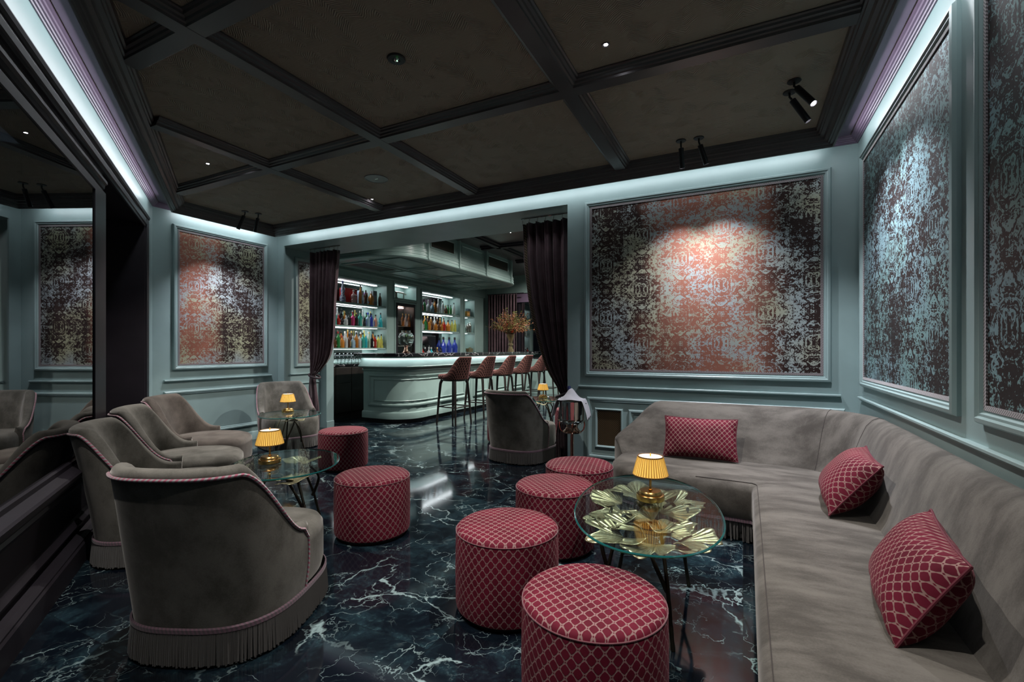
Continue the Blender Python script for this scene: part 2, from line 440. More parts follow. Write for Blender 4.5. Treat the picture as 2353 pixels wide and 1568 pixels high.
def ceilpaper():
    q = Mat('combed_ceiling_paper'); g = q.coord('Object'); x, y, _ = q.xyz(g)
    cx = (x/.19).floor(); hx = ((x/.19).frac()-.5).abs()
    wv = ((y+hx*.16+q.noise(g, 5, 2)*.09)*430).sin()
    msk = q.noise(g, 6.5, 3, .6).ss(.46, .60); fine = q.noise(q.scale(g, (14, 70, 1)), 1, 3)
    q.set(col=q.mix(msk*wv.ss(-.2, .6), (.27, .232, .172), (.42, .36, .268)), rough=.62)
    return q.bump(wv*msk*.8+fine*.4, .9, .004).m
M['paper'] = ceilpaper()
def shade():
    q = Mat('pleated_amber_shade'); u, v, _ = q.xyz(q.coord('UV')); n = ((u*40).frac()-.5).abs()*1.3+q.noise(q.vec(u*90, v*2, 0), 1, 2)*.25
    q.set(col=q.mix(n.ss(.25, .65), (.36, .19, .03), (.80, .50, .12)), rough=.7, emis=q.mix(n.ss(.25, .65), (.42, .20, .02), (1.0, .62, .14)), emst=.085)
    return q.m
M['shade'] = shade()
def leafmat():
    q = Mat('pale_gold_leaf'); u, v, _ = q.xyz(q.coord('UV')); w_ = (u*95).sin(); n = q.noise(q.vec(u*30, v*3, 0), 1, 3)
    q.set(col=q.mix(n.ss(.3, .7), (.30, .23, .14), (.52, .42, .28)), metal=.8, rough=.36)
    return q.bump(w_*.7+n*.6, .8, .003).m
M['leaf'] = leafmat()
def lat2(name, a, b, s):                                             # woven brass lattice with dark openings
    q = Mat(name); u, v, _ = q.xyz(q.coord('UV')); p = (((u+v)/s).frac()-.5).abs(); r_ = (((u-v)/s).frac()-.5).abs()
    return q.set(col=q.mix(p.mx(r_).ss(.38, .43), a, b), rough=.5, metal=.3).m
M['grille'] = lat2('brass_mesh', (.008, .007, .006), (.17, .11, .045), .020)
M['grilledark'] = lat2('bronze_mesh', (.012, .010, .007), (.05, .036, .018), .022)
_bg = {}
def bglass(col):
    if col not in _bg:
        _bg[col] = Mat('bottle_glass').set(col=col, rough=.08, trans=.45, ior=1.4, coat=.5, spec=.6).m
    return _bg[col]
_pl = {}
def plain(col, rough=.5, metal=0):
    k = (col, rough, metal)
    if k not in _pl: _pl[k] = simple('bottle_trim', col, rough, metal)
    return _pl[k]
# ------------------------------------------------------------------ the setting: floor, ceilings, walls
ST = 'structure'
m = MB(); m.box(-8.0, 2.0, -2.6, 13.2, -.12, 0); m.build('floor', M['marble'], smooth=False, kind=ST)

def inset(w):                                        # the room outline moved inwards by w
    N = path_normals(ROOM, True, -1); return [(p[0]+n.x*w, p[1]+n.y*w) for p, n in zip(ROOM, N)]
ZC = 3.06
m = MB(); m.prism(inset(-.15), ZC, ZC+.12); ceiling = m.build('ceiling', M['paper'], smooth=False, kind=ST)
# coved border of dark mouldings round the tray, hung away from the walls
m = MB()
sweep(m, ROOM, [(.19, ZC+.01), (.19, 2.945), (.194, 2.93), (.206, 2.93), (.212, 2.945), (.228, 2.945), (.233, 2.955), (.242, 2.955), (.247, 2.968), (.268, 2.975), (.276, 2.995), (.300, 3.0), (.302, 3.012), (.312, 3.014), (.316, 3.03), (.328, 3.034), (.334, ZC+.01)], True, -1)
m.build('trim_1', M['tray'], kind=ST, ang=30)
# lilac crown moulding between wall and ceiling above the cove
m = MB(); sweep(m, ROOM, [(0, 3.0), (.008, 3.0), (.012, 3.006), (.020, 3.008), (.024, 3.016), (.032, 3.018), (.036, 3.027), (.045, 3.030), (.049, 3.040), (.058, 3.043), (.062, ZC+.01)], True, -1)
sweep(m, ROOM, [(.07, 3.052), (.19, 3.052)], True, -1)
m.build('trim_2', M['lilac'], kind=ST, ang=30)
# ceiling beams
IN = inset(.318)
def clip(p, d):                                      # where a line leaves the tray on both sides
    ts = []
    for i in range(4):
        a, b = IN[i], IN[(i+1) % 4]; e = (b[0]-a[0], b[1]-a[1]); den = d[0]*e[1]-d[1]*e[0]
        if abs(den) < 1e-9: continue
        t = ((a[0]-p[0])*e[1]-(a[1]-p[1])*e[0])/den; q = ((a[0]-p[0])*d[1]-(a[1]-p[1])*d[0])/den
        if -1e-6 <= q <= 1+1e-6: ts.append(t)
    return min(ts), max(ts)
bp = [(-.095, ZC+.01), (-.095, 3.052), (-.086, 3.046), (-.082, 3.034), (-.066, 3.030), (-.062, 3.018), (-.050, 3.014), (-.048, 3.0), (.048, 3.0), (.050, 3.014), (.062, 3.018), (.066, 3.030), (.082, 3.034), (.086, 3.046), (.095, 3.052), (.095, ZC+.01)]
k = 3
for p, d in (((-1, 2.93), (1, 0)), ((0, 1.47), (1, 0)), ((0, 0.02), (1, 0)), ((-1.04, 2), (0, 1)), ((-2.68, 2), (0, 1)), ((-4.03, 3), (0, 1))):
    t0, t1 = clip(p, d); m = MB()
    sweep(m, [(p[0]+d[0]*t0, p[1]+d[1]*t0), (p[0]+d[0]*t1, p[1]+d[1]*t1)], [(a, z-.0015*d[1]) for a, z in bp])
    m.build('trim_%d' % k, M['tray'], kind=ST, ang=30); k += 1

# walls
m = MB(); m.box(-1.68, 1.15, YB, 5.5, 0, 3.5)
m.box(-6.25, -1.68, YB, 5.5, 2.845, 3.5)
m.box(-6.9, -6.25, YB, 5.6, 0, 3.5); m.box(-6.25, -6.17, YB, YB+.02, 0, 2.845); m.box(-6.25, -6.12, 5.45, 5.6, 0, 3.5)
wallB = m.build('wall_back', M['teal'], smooth=False, kind=ST)
m = MB(); m.box(XS-.25, XS, 2.3, YB, 0, 3.15); wallS = m.build('wall_left', M['teal'], smooth=False, kind=ST)
m = MB(); m.box(XR, XR+.3, C4[1]-.4, YB, 0, 3.15); wallR = m.build('wall_right', M['teal'], smooth=False, kind=ST)

# window wall: teal strip, dark portal with a recessed door bay, then a big pane
def lbox(mb, s0, s1, d0, d1, z0, z1):
    q = [LP(s0, d0), LP(s1, d0), LP(s1, d1), LP(s0, d1)]
    b = len(mb.v); mb.v += [(x, y, z0) for x, y in q]+[(x, y, z1) for x, y in q]
    for f in ((3, 2, 1, 0), (4, 5, 6, 7), (0, 1, 5, 4), (1, 2, 6, 5), (2, 3, 7, 6), (3, 0, 4, 7)): mb.face([b+i for i in f])
SE = sL+.3
m = MB(); lbox(m, -.1, .42, -.5, 0, 0, 3.15); lbox(m, .42, SE, -.3, 0, 2.74, 3.15)
wallL = m.build('wall_window', M['teal'], smooth=False, kind=ST)
PROFL = [(0, 2.63), (.012, 2.632), (.016, 2.65), (.026, 2.655), (.03, 2.685), (.022, 2.695), (.022, 2.72), (.034, 2.73), (.040, 2.75), (.034, 2.765), (.0, 2.775)]
m = MB(); sweep(m, [LP(.45), LP(SE)], PROFL, side=-1); lbox(m, .45, 2.33, -.42, .0, 2.66, 2.76)
lbox(m, .42, .56, -.45, .025, 0, 2.76); lbox(m, .56, .60, -.36, .010, 0, 2.70); lbox(m, 2.36, SE, -.2, .0, 2.475, 2.66)
sweep(m, [LP(2.36), LP(SE)], [(0, 2.50), (.012, 2.505), (.016, 2.53), (.03, 2.54), (.03, 2.56), (0, 2.575)], side=-1)
m.build('trim_9', M['black'], wallL, kind=ST, ang=25)
# recessed dark door bay
m = MB(); lbox(m, .5, 2.5, -.50, -.40, 0, 2.7); d1 = m.build('door_1', M['black'], smooth=False, kind=ST)
def posD(s): p = LP(s, -.40); return (p[0], p[1], LN.x, LN.y)
m = MB()
for s0, s1, z0, z1 in ((.78, 1.42, .25, 2.42), (1.52, 2.2, .25, 2.42)):
    wframe(m, posD, s0, s1, z0, z1, [(0, 0), (.0, .03), (.03, .04), (.05, .02), (.07, .02), (.085, .008), (.1, 0)])
m.build('door_moulding', M['black'], d1, ang=25)
# window
win = bpy.data.objects.new('window_1', None); COL.objects.link(win); win['kind'] = ST
S0, S1W = 2.36, SE
m = MB()
lbox(m, S0, 2.66, -.08, .02, .52, 2.47); lbox(m, S0-.0, 2.60, -.40, -.08, 0, 2.47)
lbox(m, 2.66, S1W, -.08, .02, 2.42, 2.475); lbox(m, 2.66, S1W, -.08, .02, .52, .60)
lbox(m, 2.66, 2.69, -.06, -.0, .60, 2.42)
lbox(m, 5.6, 5.75, -.08, .02, .6, 2.42)
m.build('window_frame', M['black'], win, smooth=False)
m = MB(); lbox(m, S0-.012, S0, -.075, .015, .56, 2.44); m.build('metal_edge', M['steel'], win, smooth=False)
m = MB(); a, b = LP(2.66, .012), LP(S1W, .012)
m.quad((*a, .59), (*b, .59), (*b, 2.43), (*a, 2.43)); m.build('pane', M['pane'], win, smooth=False)
m = MB(); sweep(m, [LP(S0), LP(S1W)], [(0, .50), (.05, .505), (.06, .52), (.06, .535), (.085, .55), (.09, .575), (.08, .585), (.03, .60), (.03, .625), (.0, .63)], side=-1); m.build('window_sill', M['black'], win, ang=25)
m = MB(); lbox(m, S0-.1, S1W, -.3, .0, 0, .56)
def posLw(s): p = LP(s, .0); return (p[0], p[1], LN.x, LN.y)
for s0, s1 in ((2.55, 5.55), (5.75, 8.4)):
    wframe(m, posLw, s0, s1, .19, .48, [(0, 0), (0, .022), (.018, .03), (.035, .018), (.05, .012), (.06, 0)])
m.build('window_apron', M['black'], win, ang=25)
m = MB(); sweep(m, [LP(S0-.06), LP(S1W)], [(0, 0), (.075, 0), (.075, .115), (.066, .125), (.066, .135), (.045, .15), (.0, .155)], side=-1)
m.build('baseboard_window', M['black'], kind=ST, ang=25)

# teal mouldings, chair rails and wainscot frames
FR = [(-.055, 0), (-.055, .016), (-.046, .030), (-.030, .034), (-.022, .026), (-.012, .026), (-.006, .016), (.004, .014), (.008, .004), (.008, 0)]
FI = [(0, 0), (0, .018), (.010, .026), (.024, .026), (.034, .014), (.044, .012), (.05, 0)]
def panel(name, pos, s0, s1, z0, z1, mat, label):
    t = bpy.data.objects.new(name, None); COL.objects.link(t); g = pos((s0+s1)/2); t.location = (g[0], g[1], z0-.06)
    tag(t, label, 'wall panel', 'framed damask wall panels')
    def kid(mb, nm, mt, **k):
        o = mb.build(nm, mt, **k); o.parent = t; o.matrix_parent_inverse = Matrix.Translation(t.location).inverted()
    mb = MB(); wpanel(mb, pos, s0, s1, z0, z1, .012); kid(mb, 'damask_fabric', mat, smooth=False)
    mb = MB(); wframe(mb, pos, s0, s1, z0, z1, FR); kid(mb, 'moulding_frame', M['teal'], ang=20)
    mb = MB(); wframe(mb, pos, s0+.002, s1-.002, z0+.002, z1-.002, [(0, .012), (0, .018), (.020, .018), (.020, .012)]); kid(mb, 'braid', M['gimp'], ang=20)
    return t
panel('damask_panel', posB, -1.43, .61, 1.07, 2.775, M['damB'], 'wide silver damask wall panel with painted copper sheen above the short end of the sofa')
panel('damask_panel', posS, 3.30, 4.46, 1.09, 2.79, M['damS'], 'khaki damask wall panel with painted copper sheen in the far left corner above the armchairs')
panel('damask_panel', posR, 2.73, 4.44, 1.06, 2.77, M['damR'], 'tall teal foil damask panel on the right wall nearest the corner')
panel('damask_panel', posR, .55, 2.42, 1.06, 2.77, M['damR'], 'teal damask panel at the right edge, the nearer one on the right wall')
posV = lambda s: (-6.25, s, 1, 0)
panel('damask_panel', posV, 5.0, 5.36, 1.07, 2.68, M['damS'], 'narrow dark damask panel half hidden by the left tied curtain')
m = MB(); wbar(m, posB, -1.55, .73, .885, .918, .028)
wframe(m, posB, -1.46, .76, .17, .80, FI); wframe(m, posB, -1.03, .1, .27, .69, FI)
m.build('trim_10', M['teal'], wallB, kind=ST, ang=22)
m = MB(); wbar(m, posV, 4.86, 5.4, .885, .915, .025); wbar(m, posV, 4.86, 5.4, .74, .77, .02); m.build('trim_11', M['teal'], wallB, kind=ST, ang=22)
m = MB(); wbar(m, posS, 3.15, 4.58, .885, .918, .028); wframe(m, posS, 3.15, 4.60, .20, .775, FI); m.build('trim_12', M['teal'], wallS, kind=ST, ang=22)
m = MB(); wbar(m, posR, -1.2, 4.58, .885, .918, .028); m.build('trim_13', M['teal'], wallR, kind=ST, ang=22)
m = MB(); sweep(m, [(XS, 3.05), (XS, YB)], [(0, 0), (.022, 0), (.022, .10), (.016, .115), (0, .12)], caps=False); sweep(m, [(-1.68, YB), (XR, YB)], [(0, 0), (.022, 0), (.022, .10), (.016, .115), (0, .12)], caps=False)
sweep(m, [(-6.12, 5.6), (-6.12, 5.45)], [(0, 0), (.01, 0), (.01, .10), (0, .11)], side=-1)
m.build('baseboard_back', M['teal'], kind=ST, ang=22)
m = MB(); wpanel(m, posB, -1.355, -1.105, .30, .67, .006)
g = m.build('mesh', M['grille'], None, smooth=False)
vg = thing('wall_vent', 'brass mesh air vent in a teal frame beside the sofa end', 'vent', (0, 0, 0)); g.parent = vg
m = MB(); wframe(m, posB, -1.375, -1.085, .28, .69, [(0, 0), (0, .02), (.012, .03), (.02, .022), (.026, .008), (.026, 0)]); m.build('frame', M['teal'], vg, ang=22)

# ------------------------------------------------------------------ the bar room
BX = -7.10
m = MB(); m.box(-7.6, 1.2, 12.4, 12.6, 0, 1.0); m.box(-7.6, -6.98, 12.4, 12.6, 1.0, 3.5); m.box(-4.3, 1.2, 12.4, 12.6, 1.0, 3.5); m.box(-6.98, -4.3, 12.4, 12.6, 2.95, 3.5)
wallK = m.build('wall_bar', M['tealbar'], smooth=False, kind=ST)
m = MB(); m.box(1.0, 1.2, 5.5, 12.4, 0, 3.5); m.build('wall_bar_right', M['tealbar'], smooth=False, kind=ST)
m = MB(); m.box(-7.6, 1.2, 5.5, 12.6, 3.48, 3.6); barceil = m.build('ceiling_bar', M['tray'], smooth=False, kind=ST)
bq = [(-.10, 3.49), (-.10, 3.45), (-.05, 3.44), (-.05, 3.41), (.05, 3.41), (.05, 3.44), (.10, 3.45), (.10, 3.49)]
m = MB()
for yy in (6.9, 8.6, 10.3, 12.0): sweep(m, [(-5.0, yy), (1.0, yy)], bq)
for xx in (-4.6, -3.0): sweep(m, [(xx, 5.5), (xx, 12.4)], bq)
m.build('trim_14', M['black'], barceil, kind=ST, ang=25)
# back window of the bar
wb = bpy.data.objects.new('window_2', None); COL.objects.link(wb); wb['kind'] = ST
m = MB(); m.box(-6.98, -4.3, 12.48, 12.52, 1.0, 2.95); m.build('pane', M['pane'], wb, smooth=False)
m = MB(); m.box(-6.98, -4.3, 12.42, 12.5, .98, 1.04); m.box(-6.0, -5.94, 12.44, 12.5, 1.0, 2.95); m.box(-4.36, -4.3, 12.44, 12.5, 1.0, 2.95); m.build('window_frame', M['black'], wb, smooth=False)
m = MB(); m.box(-6.9, -4.36, 12.40, 12.44, 2.68, 2.93); m.build('roller_blind', M['lilac'], wb, smooth=False)

# back bar: a teal wall cabinet with lit niches
NI = [(6.0, 7.98, 1.02, 2.70), (8.25, 9.02, 2.47, 2.79), (8.29, 8.98, .95, 2.36), (9.26, 10.97, 1.02, 2.73), (11.22, 11.75, 1.02, 2.73)]
bb = thing('back_bar', 'teal back bar wall with lit shelf niches behind the counter', 'shelving', (BX, 9, 0))
def bkid(mb, nm, mt, par=None, **k):
    o = mb.build(nm, mt, **k); o.parent = par or bb
    if par is None: o.matrix_parent_inverse = Matrix.Translation(bb.location).inverted()
    return o
m = MB(); ys = 5.6
for y0, y1 in ((6.0, 7.98), (8.25, 9.02), (9.26, 10.97), (11.22, 11.75)):
    m.box(BX-.45, BX, ys, y0, 0, 3.48); ys = y1
m.box(BX-.45, BX, ys, 12.4, 0, 3.48)
for y0, y1, z0, z1 in ((6.0, 7.98, 1.02, 2.70), (9.26, 10.97, 1.02, 2.73), (11.22, 11.75, 1.02, 2.73)):
    m.box(BX-.45, BX, y0, y1, 0, z0); m.box(BX-.45, BX, y0, y1, z1, 3.48); m.box(BX-.45, BX-.36, y0, y1, z0, z1)
m.box(BX-.45, BX, 8.25, 9.02, 2.79, 3.48); m.box(BX-.45, BX, 8.25, 9.02, 2.36, 2.47); m.box(BX-.45, BX-.36, 8.25, 9.02, 2.47, 2.79); m.box(BX-.45, BX-.43, 8.25, 9.02, 0, 2.36); m.box(BX-.45, BX, 8.25, 9.02, 0, .95)
m.box(BX-.45, BX, 8.25, 8.29, .95, 2.36); m.box(BX-.45, BX, 8.98, 9.02, .95, 2.36)
bkid(m, 'cabinet_body', M['tealbar'], smooth=False)
m = MB(); m.box(BX-.36, BX-.352, 6.0, 7.6, 1.04, 2.68); bkid(m, 'mirror_back', M['mirror'], smooth=False)
m = MB(); m.box(BX-.36, BX-.352, 9.30, 10.6, 1.04, 2.70); bkid(m, 'mirror_back', M['mirror'], smooth=False)
posK = lambda s: (BX, s, 1, 0)
m = MB()
for y0, y1, z0, z1 in NI: wframe(m, posK, y0, y1, z0, z1, [(-.05, 0), (-.05, .015), (-.03, .022), (-.012, .012), (0, .010), (0, 0)])
wbar(m, posK, 5.7, 12.3, 2.845, 2.89, .035)
bkid(m, 'niche_moulding', M['tealbar'], ang=25)
SH = {0: (1.32, 1.775, 2.24), 3: (1.775, 2.24), 4: (1.775, 2.24)}
for q, zs in SH.items():
    y0, y1, z0, z1 = NI[q]
    for z in zs:
        m = MB(); m.box(BX-.352, BX-.02, y0, y1, z-.03, z); sh = bkid(m, 'shelf', M['tealbar'], smooth=False)
        m = MB(); m.box(BX-.24, BX-.18, y0+.05, y1-.10, z-.034, z-.031); bkid(m, 'led_strip', M['led'], smooth=False)
    m = MB(); m.box(BX-.24, BX-.18, y0+.05, y1-.10, z1-.008, z1-.005); bkid(m, 'led_strip', M['led'], smooth=False)
m = MB(); m.box(BX-.25, BX-.20, 8.3, 8.97, 2.781, 2.786); bkid(m, 'led_strip', M['led'], smooth=False)
# wine fridge in its niche
fr = thing('wine_fridge', 'dark glass-door wine fridge built into the back bar', 'fridge', (BX, 8.63, .95))
m = MB(); m.box(-.40, -.30, -.33, .33, .01, 1.39); m.box(-.30, .0, -.335, -.31, .01, 1.39); m.box(-.30, 0, .31, .335, .01, 1.39); m.box(-.3, 0, -.31, .31, 1.36, 1.39); m.box(-.3, 0, -.31, .31, 0.005, .05); m.build('cabinet', M['black'], fr, smooth=False)
dr = MB(); dr.box(0.001, .02, -.335, -.29, 0.005, 1.395); dr.box(0.001, .02, .29, .335, 0.005, 1.395); dr.box(0.001, .02, -.29, .29, 1.34, 1.395); dr.box(0.001, .02, -.29, .29, .005, .06); dr = dr.build('door', M['black'], fr, smooth=False)
m = MB(); m.quad((.01, -.29, .06), (.01, .29, .06), (.01, .29, 1.34), (.01, -.29, 1.34)); m.build('glass', archglass('fridge_glass', (.80, .72, .72), 1.4), dr, smooth=False)
for z in (.42, .88):
    m = MB(); m.box(-.295, -.03, -.305, .305, z-.012, z); m.build('shelf', M['steel'], fr, smooth=False)
m = MB(); m.box(-.29, -.27, -.25, .25, 1.325, 1.345); m.build('led_strip', emit('fridge_led', (1, .72, .6), 5), fr, smooth=False)

# dark service cabinet under the left niche
sc = thing('service_cabinet', 'dark wood service cabinet under the glassware beside the left curtain', 'cabinet', (-6.9, 7.0, 0))
m = MB(); m.box(-.17, .14, -1.25, 1.2, .08, .97); m.box(-.17, .11, -1.25, 1.2, 0, .08); m.build('body', M['darkwood'], sc, smooth=False)
m = MB(); m.box(-.17, .165, -1.25, 1.2, .972, 1.005); m.build('countertop', M['blackstone'], sc, smooth=False)
m = MB()
for y0, y1, z0, z1, nm in ((-.78, -.40, .66, .95, 'drawer'), (-.78, -.40, .10, .65, 'door'), (-.39, .05, .10, .95, 'door'), (.06, .5, .10, .95, 'door'), (-1.2, -.79, .1, .95, 'door')):
    b = MB(); b.box(.141, .160, y0, y1, z0, z1); d = bevel(b.build(nm, M['darkwood'], sc, smooth=False), .003)
    if nm == 'drawer':
        b = MB(); b.tube([(.165, y1-.05, z0-.006), (.178, y1-.05, z0-.006)], .008); b.build('knob', M['steel'], d)

# counter: flat end, rounded corner, long straight front with panelling
CP = [(-6.14, 11.42), (-6.14, 6.30), (-6.10, 6.26)]+[(-5.60+.45*math.sin(a), 6.70-.45*math.cos(a)) for a in [R(x) for x in range(0, 91, 10)]]+[(-5.15, 8.3), (-5.15, 9.9), (-5.15, 11.42)]
CPF = CP[2:]
bc = thing('bar_counter', 'teal panelled bar counter with black marble top and rounded corner', 'bar counter', (-5.6, 8.8, 0))
T = Matrix.Translation(bc.location).inverted()
def ckid(mb, nm, mt, par=bc, **k):
    o = mb.build(nm, mt, **k); o.parent = par; o.matrix_parent_inverse = Matrix.Translation(par.location).inverted(); return o
body = [(-.05, .075), (.028, .075), (.028, .165), (.020, .185), (.004, .195), (0, .205), (0, .90), (.012, .908), (.022, .92), (.022, .935), (.006, .945), (.006, .955), (.034, .968), (.088, .980), (.094, .992), (.084, 1.008), (.060, 1.05), (.042, 1.10), (.032, 1.15)]
m = MB(); sweep(m, CP, body, closed=True, side=1); ckid(m, 'panelled_body', M['tealbar'], ang=25)
m = MB(); sweep(m, CP, [(-.03, 0), (-.03, .08)], closed=True); ckid(m, 'plinth', M['black'])
N_ = path_normals(CP, True, 1)
top = [(p[0]+n.x*.17, p[1]+n.y*.17) for p, n in zip(CP, N_)]
m = MB(); m.prism(top, 1.165, 1.222); bevel(ckid(m, 'countertop', M['blackstone'], smooth=False), .008)
m = MB(); sweep(m, CPF, [(.155, 1.163), (.155, 1.145), (.135, 1.138), (.13, 1.165)]); ckid(m, 'lip_moulding', M['tealbar'], ang=25)
m = MB(); sweep(m, CPF, [(.105, 1.163), (.105, 1.150), (.085, 1.150), (.085, 1.163)]); ckid(m, 'led_strip', M['ledbar'], ang=25)
cum = [0]
for i in range(1, len(CPF)): cum.append(cum[-1]+math.dist(CPF[i-1], CPF[i]))
NF = path_normals(CPF, False, 1)
def posC(s):
    s = max(0, min(cum[-1]-1e-6, s)); i = max(j for j in range(len(cum)) if cum[j] <= s); t = (s-cum[i])/(cum[i+1]-cum[i])
    n = (NF[i]*(1-t)+NF[i+1]*t).normalized(); return (lerp(CPF[i][0], CPF[i+1][0], t), lerp(CPF[i][1], CPF[i+1][1], t), n.x, n.y)
m = MB(); FP = [(0, 0), (0, .012), (.014, .026), (.035, .026), (.045, .012), (.055, 0)]; F2 = [(0, 0), (0, .010), (.010, .016), (.018, .010), (.018, 0)]
s0c = cum[11]
wframe(m, posC, .12, s0c-.06, .29, .86, FP, ns=16); wframe(m, posC, .24, s0c-.18, .38, .77, F2, ns=16)
for kk in range(5):
    a = s0c+.16+kk*.92; b = a+.78
    wframe(m, posC, a, b, .29, .86, FP); wframe(m, posC, a+.11, b-.11, .38, .77, F2)
    x, y, nx, ny = posC(a-.07); m.box(x, x+.012, y-.03, y+.03, .2, 1.05)
ckid(m, 'panel_moulding', M['tealbar'], ang=25)

# canopy above the counter
KP = [(-7.06, 6.12), (-6.2, 6.12)]+[(-5.85+.72*math.sin(a), 6.84-.72*math.cos(a)) for a in [R(x) for x in range(0, 91, 9)]]+[(-5.13, 8.4), (-5.13, 10.2)]+[(-5.75+.62*math.cos(a), 10.2+.62*math.sin(a)) for a in [R(x) for x in range(10, 91, 10)]]+[(-7.06, 10.82)]
kn = thing('bar_canopy', 'pale teal canopy with ribbed fascia hanging from the ceiling over the bar', 'canopy', (-6, 8.5, 2.9))
fas = [(-.12, 2.915), (-.03, 2.9), (0.0, 2.905), (.022, 2.92), (.026, 2.945), (.012, 2.955), (.012, 2.975), (.020, 2.985), (.020, 3.005), (.008, 3.015), (.008, 3.035), (.016, 3.045), (.016, 3.065), (.004, 3.075), (.004, 3.10), (-.012, 3.115), (-.012, 3.478)]
m = MB(); sweep(m, KP, fas); ckid(m, 'ribbed_fascia', M['tealbar'], kn, ang=22)
m = MB(); m.prism([(p[0], p[1]) for p in KP], 2.925, 2.95); ckid(m, 'soffit', M['tealbar'], kn, smooth=False)
m = MB()
def posU(y0, y1, x0, x1, z, h, wd):
    for a, b, c_, d in ((x0, x1, y0, y0+wd), (x0, x1, y1-wd, y1), (x0, x0+wd, y0+wd, y1-wd), (x1-wd, x1, y0+wd, y1-wd)): m.box(a, b, c_, d, z-h, z)
for y0, y1 in ((6.45, 7.5), (7.6, 8.7), (8.8, 9.7), (9.8, 10.5)):
    for x0, x1 in ((-6.85, -6.25), (-6.15, -5.42)): posU(y0, y1, x0, x1, 2.926, .022, .05)
ckid(m, 'soffit_moulding', M['tealbar'], kn, smooth=False)
for y0, y1 in ((6.52, 7.43), (8.88, 9.62)):
    m = MB(); m.quad((-6.78, y0, 2.922), (-6.78, y1, 2.922), (-6.32, y1, 2.922), (-6.32, y0, 2.922), [(0, 0), (0, y1-y0), (.46, y1-y0), (.46, 0)]); ckid(m, 'soffit_grille', M['grilledark'], kn, smooth=False)
posF = lambda s: (-5.142, s, 1, 0)
m = MB()
for s0, s1 in ((6.95, 7.75), (8.0, 8.85), (9.1, 10.1)): wframe(m, posF, s0, s1, 3.16, 3.42, [(0, 0), (0, .012), (.015, .016), (.03, 0)])
for yy in (6.85, 7.88, 8.98, 10.2): m.box(-5.142, -5.085, yy-.02, yy+.02, 2.93, 3.478)
ckid(m, 'fascia_moulding', M['tealbar'], kn, ang=25)
for s0, s1 in ((6.98, 7.72), (9.13, 10.07)):
    m = MB(); wpanel(m, posF, s0, s1, 3.19, 3.39, .004); ckid(m, 'fascia_grille', M['grilledark'], kn, smooth=False)
# ------------------------------------------------------------------ furniture
def outl(t, a, b, n, c0=0.0):                         # superellipse outline; t = 0 at the rear (-y), runs to the right (+x)
    s_, c_ = math.sin(t), math.cos(t)
    return (a*math.copysign(abs(s_)**(2/n), s_), c0-b*math.copysign(abs(c_)**(2/n), c_))
def shell(mb, a, b, n, tm, z0, hr, ha, flat, thick, lean, out, zin, ns=56, c0=0.0):
    """upholstered shell that wraps the rear of a seat: height hr at the back, falling to ha at the arm ends. Returns the outer top edge and arm end edges."""
    P = []; edge = []; ends = []
    for k in range(ns+1):
        t = lerp(-tm, tm, k/ns); f = abs(t)/tm
        h = lerp(hr, ha, sstep(flat, 1.0, f)**.9)
        th = lerp(thick, thick*.72, sstep(.55, 1, f))
        x, y = outl(t, a, b, n, c0)
        x2, y2 = outl(t+.02, a, b, n, c0); d = Vector((x2-x, y2-y)).normalized(); nr = Vector((d.y, -d.x))
        rear = max(0, math.cos(t*PI/2/max(tm, 1.4)))
        def at(z, off):
            g = (z-z0)/(hr-z0); g = max(0, g)
            return (x*(1+out*g)+nr.x*off, y-lean*g*g*rear-lean*.35*g*rear+nr.y*off, z)
        r = th/2; row = []
        for q in range(8): row.append(at(lerp(z0, h-r*1.1, q/7), .012*math.sin(PI*q/7)))
        for q in range(1, 8):
            an = PI*q/8; row.append(at(h-r*1.1+r*1.1*math.sin(an), -r+r*math.cos(an)))
        for q in range(8): row.append(at(lerp(h-r*1.1, zin, q/7), -th-.012*math.sin(PI*q/7)))
        P.append(row); edge.append(at(h-r*.9, .004))
        if k in (0, ns): ends.append([Vector(p) for p in row[:12]])
    m = len(P[0]); b0 = len(mb.v)
    mb.grid(P, uv=lambda i, j: (i*.02, j*.03), flip=True)
    for k in (0, ns):                                # rounded arm ends
        row = P[k]; nb = P[1 if k == 0 else ns-1]
        dv = (Vector(row[4])-Vector(nb[4])).normalized()
        mid = [[], []]
        for q, (g, sh) in enumerate(((.6, .82), (1.0, .4))):
            for p in row:
                cen = (Vector(row[0])+Vector(row[-1]))/2; cen.z = p[2]
                mid[q].append(Vector(cen).lerp(Vector(p), sh)+dv*thick*.4*g)
        mb.grid([row, mid[0], mid[1]], uv=lambda i, j: (i*.02, j*.03), flip=(k != 0))
        b1 = len(mb.v)-m
        for q in range(m//2): mb.face([b1+q, b1+q+1, b1+m-2-q, b1+m-1-q] if k else [b1+m-1-q, b1+m-2-q, b1+q+1, b1+q])
    return edge, ends
def layered(mb, fn, layers, n=64, capuv=True):       # fn(i/n, scale, dz) plan outline; layers: (scale, z)
    P = [[fn(i/n, s_, z) for s_, z in layers] for i in range(n)]
    mb.grid(P, cu=True, uv=lambda i, j: (i*.03, layers[j][1]))
def fringe(mb, outline, z0, z1, nst, flare=1.02, r=.0042, mi=0):   # hanging cords: outline(u) -> (x, y); one mesh
    for k in range(nst):
        u = (k+rnd.uniform(-.2, .2))/nst; x, y = outline(u); x1, y1 = outline(u+rnd.uniform(-.0015, .0015)); f = flare+rnd.uniform(-.008, .008)
        zz = z0+rnd.uniform(0, .010)
        mb.tube([(x, y, z1), (lerp(x, x1*f, .55), lerp(y, y1*f, .55), (z1+zz)/2), (x1*f, y1*f, zz)], [r, r*1.05, r*1.1], 4, caps=False, mi=mi)

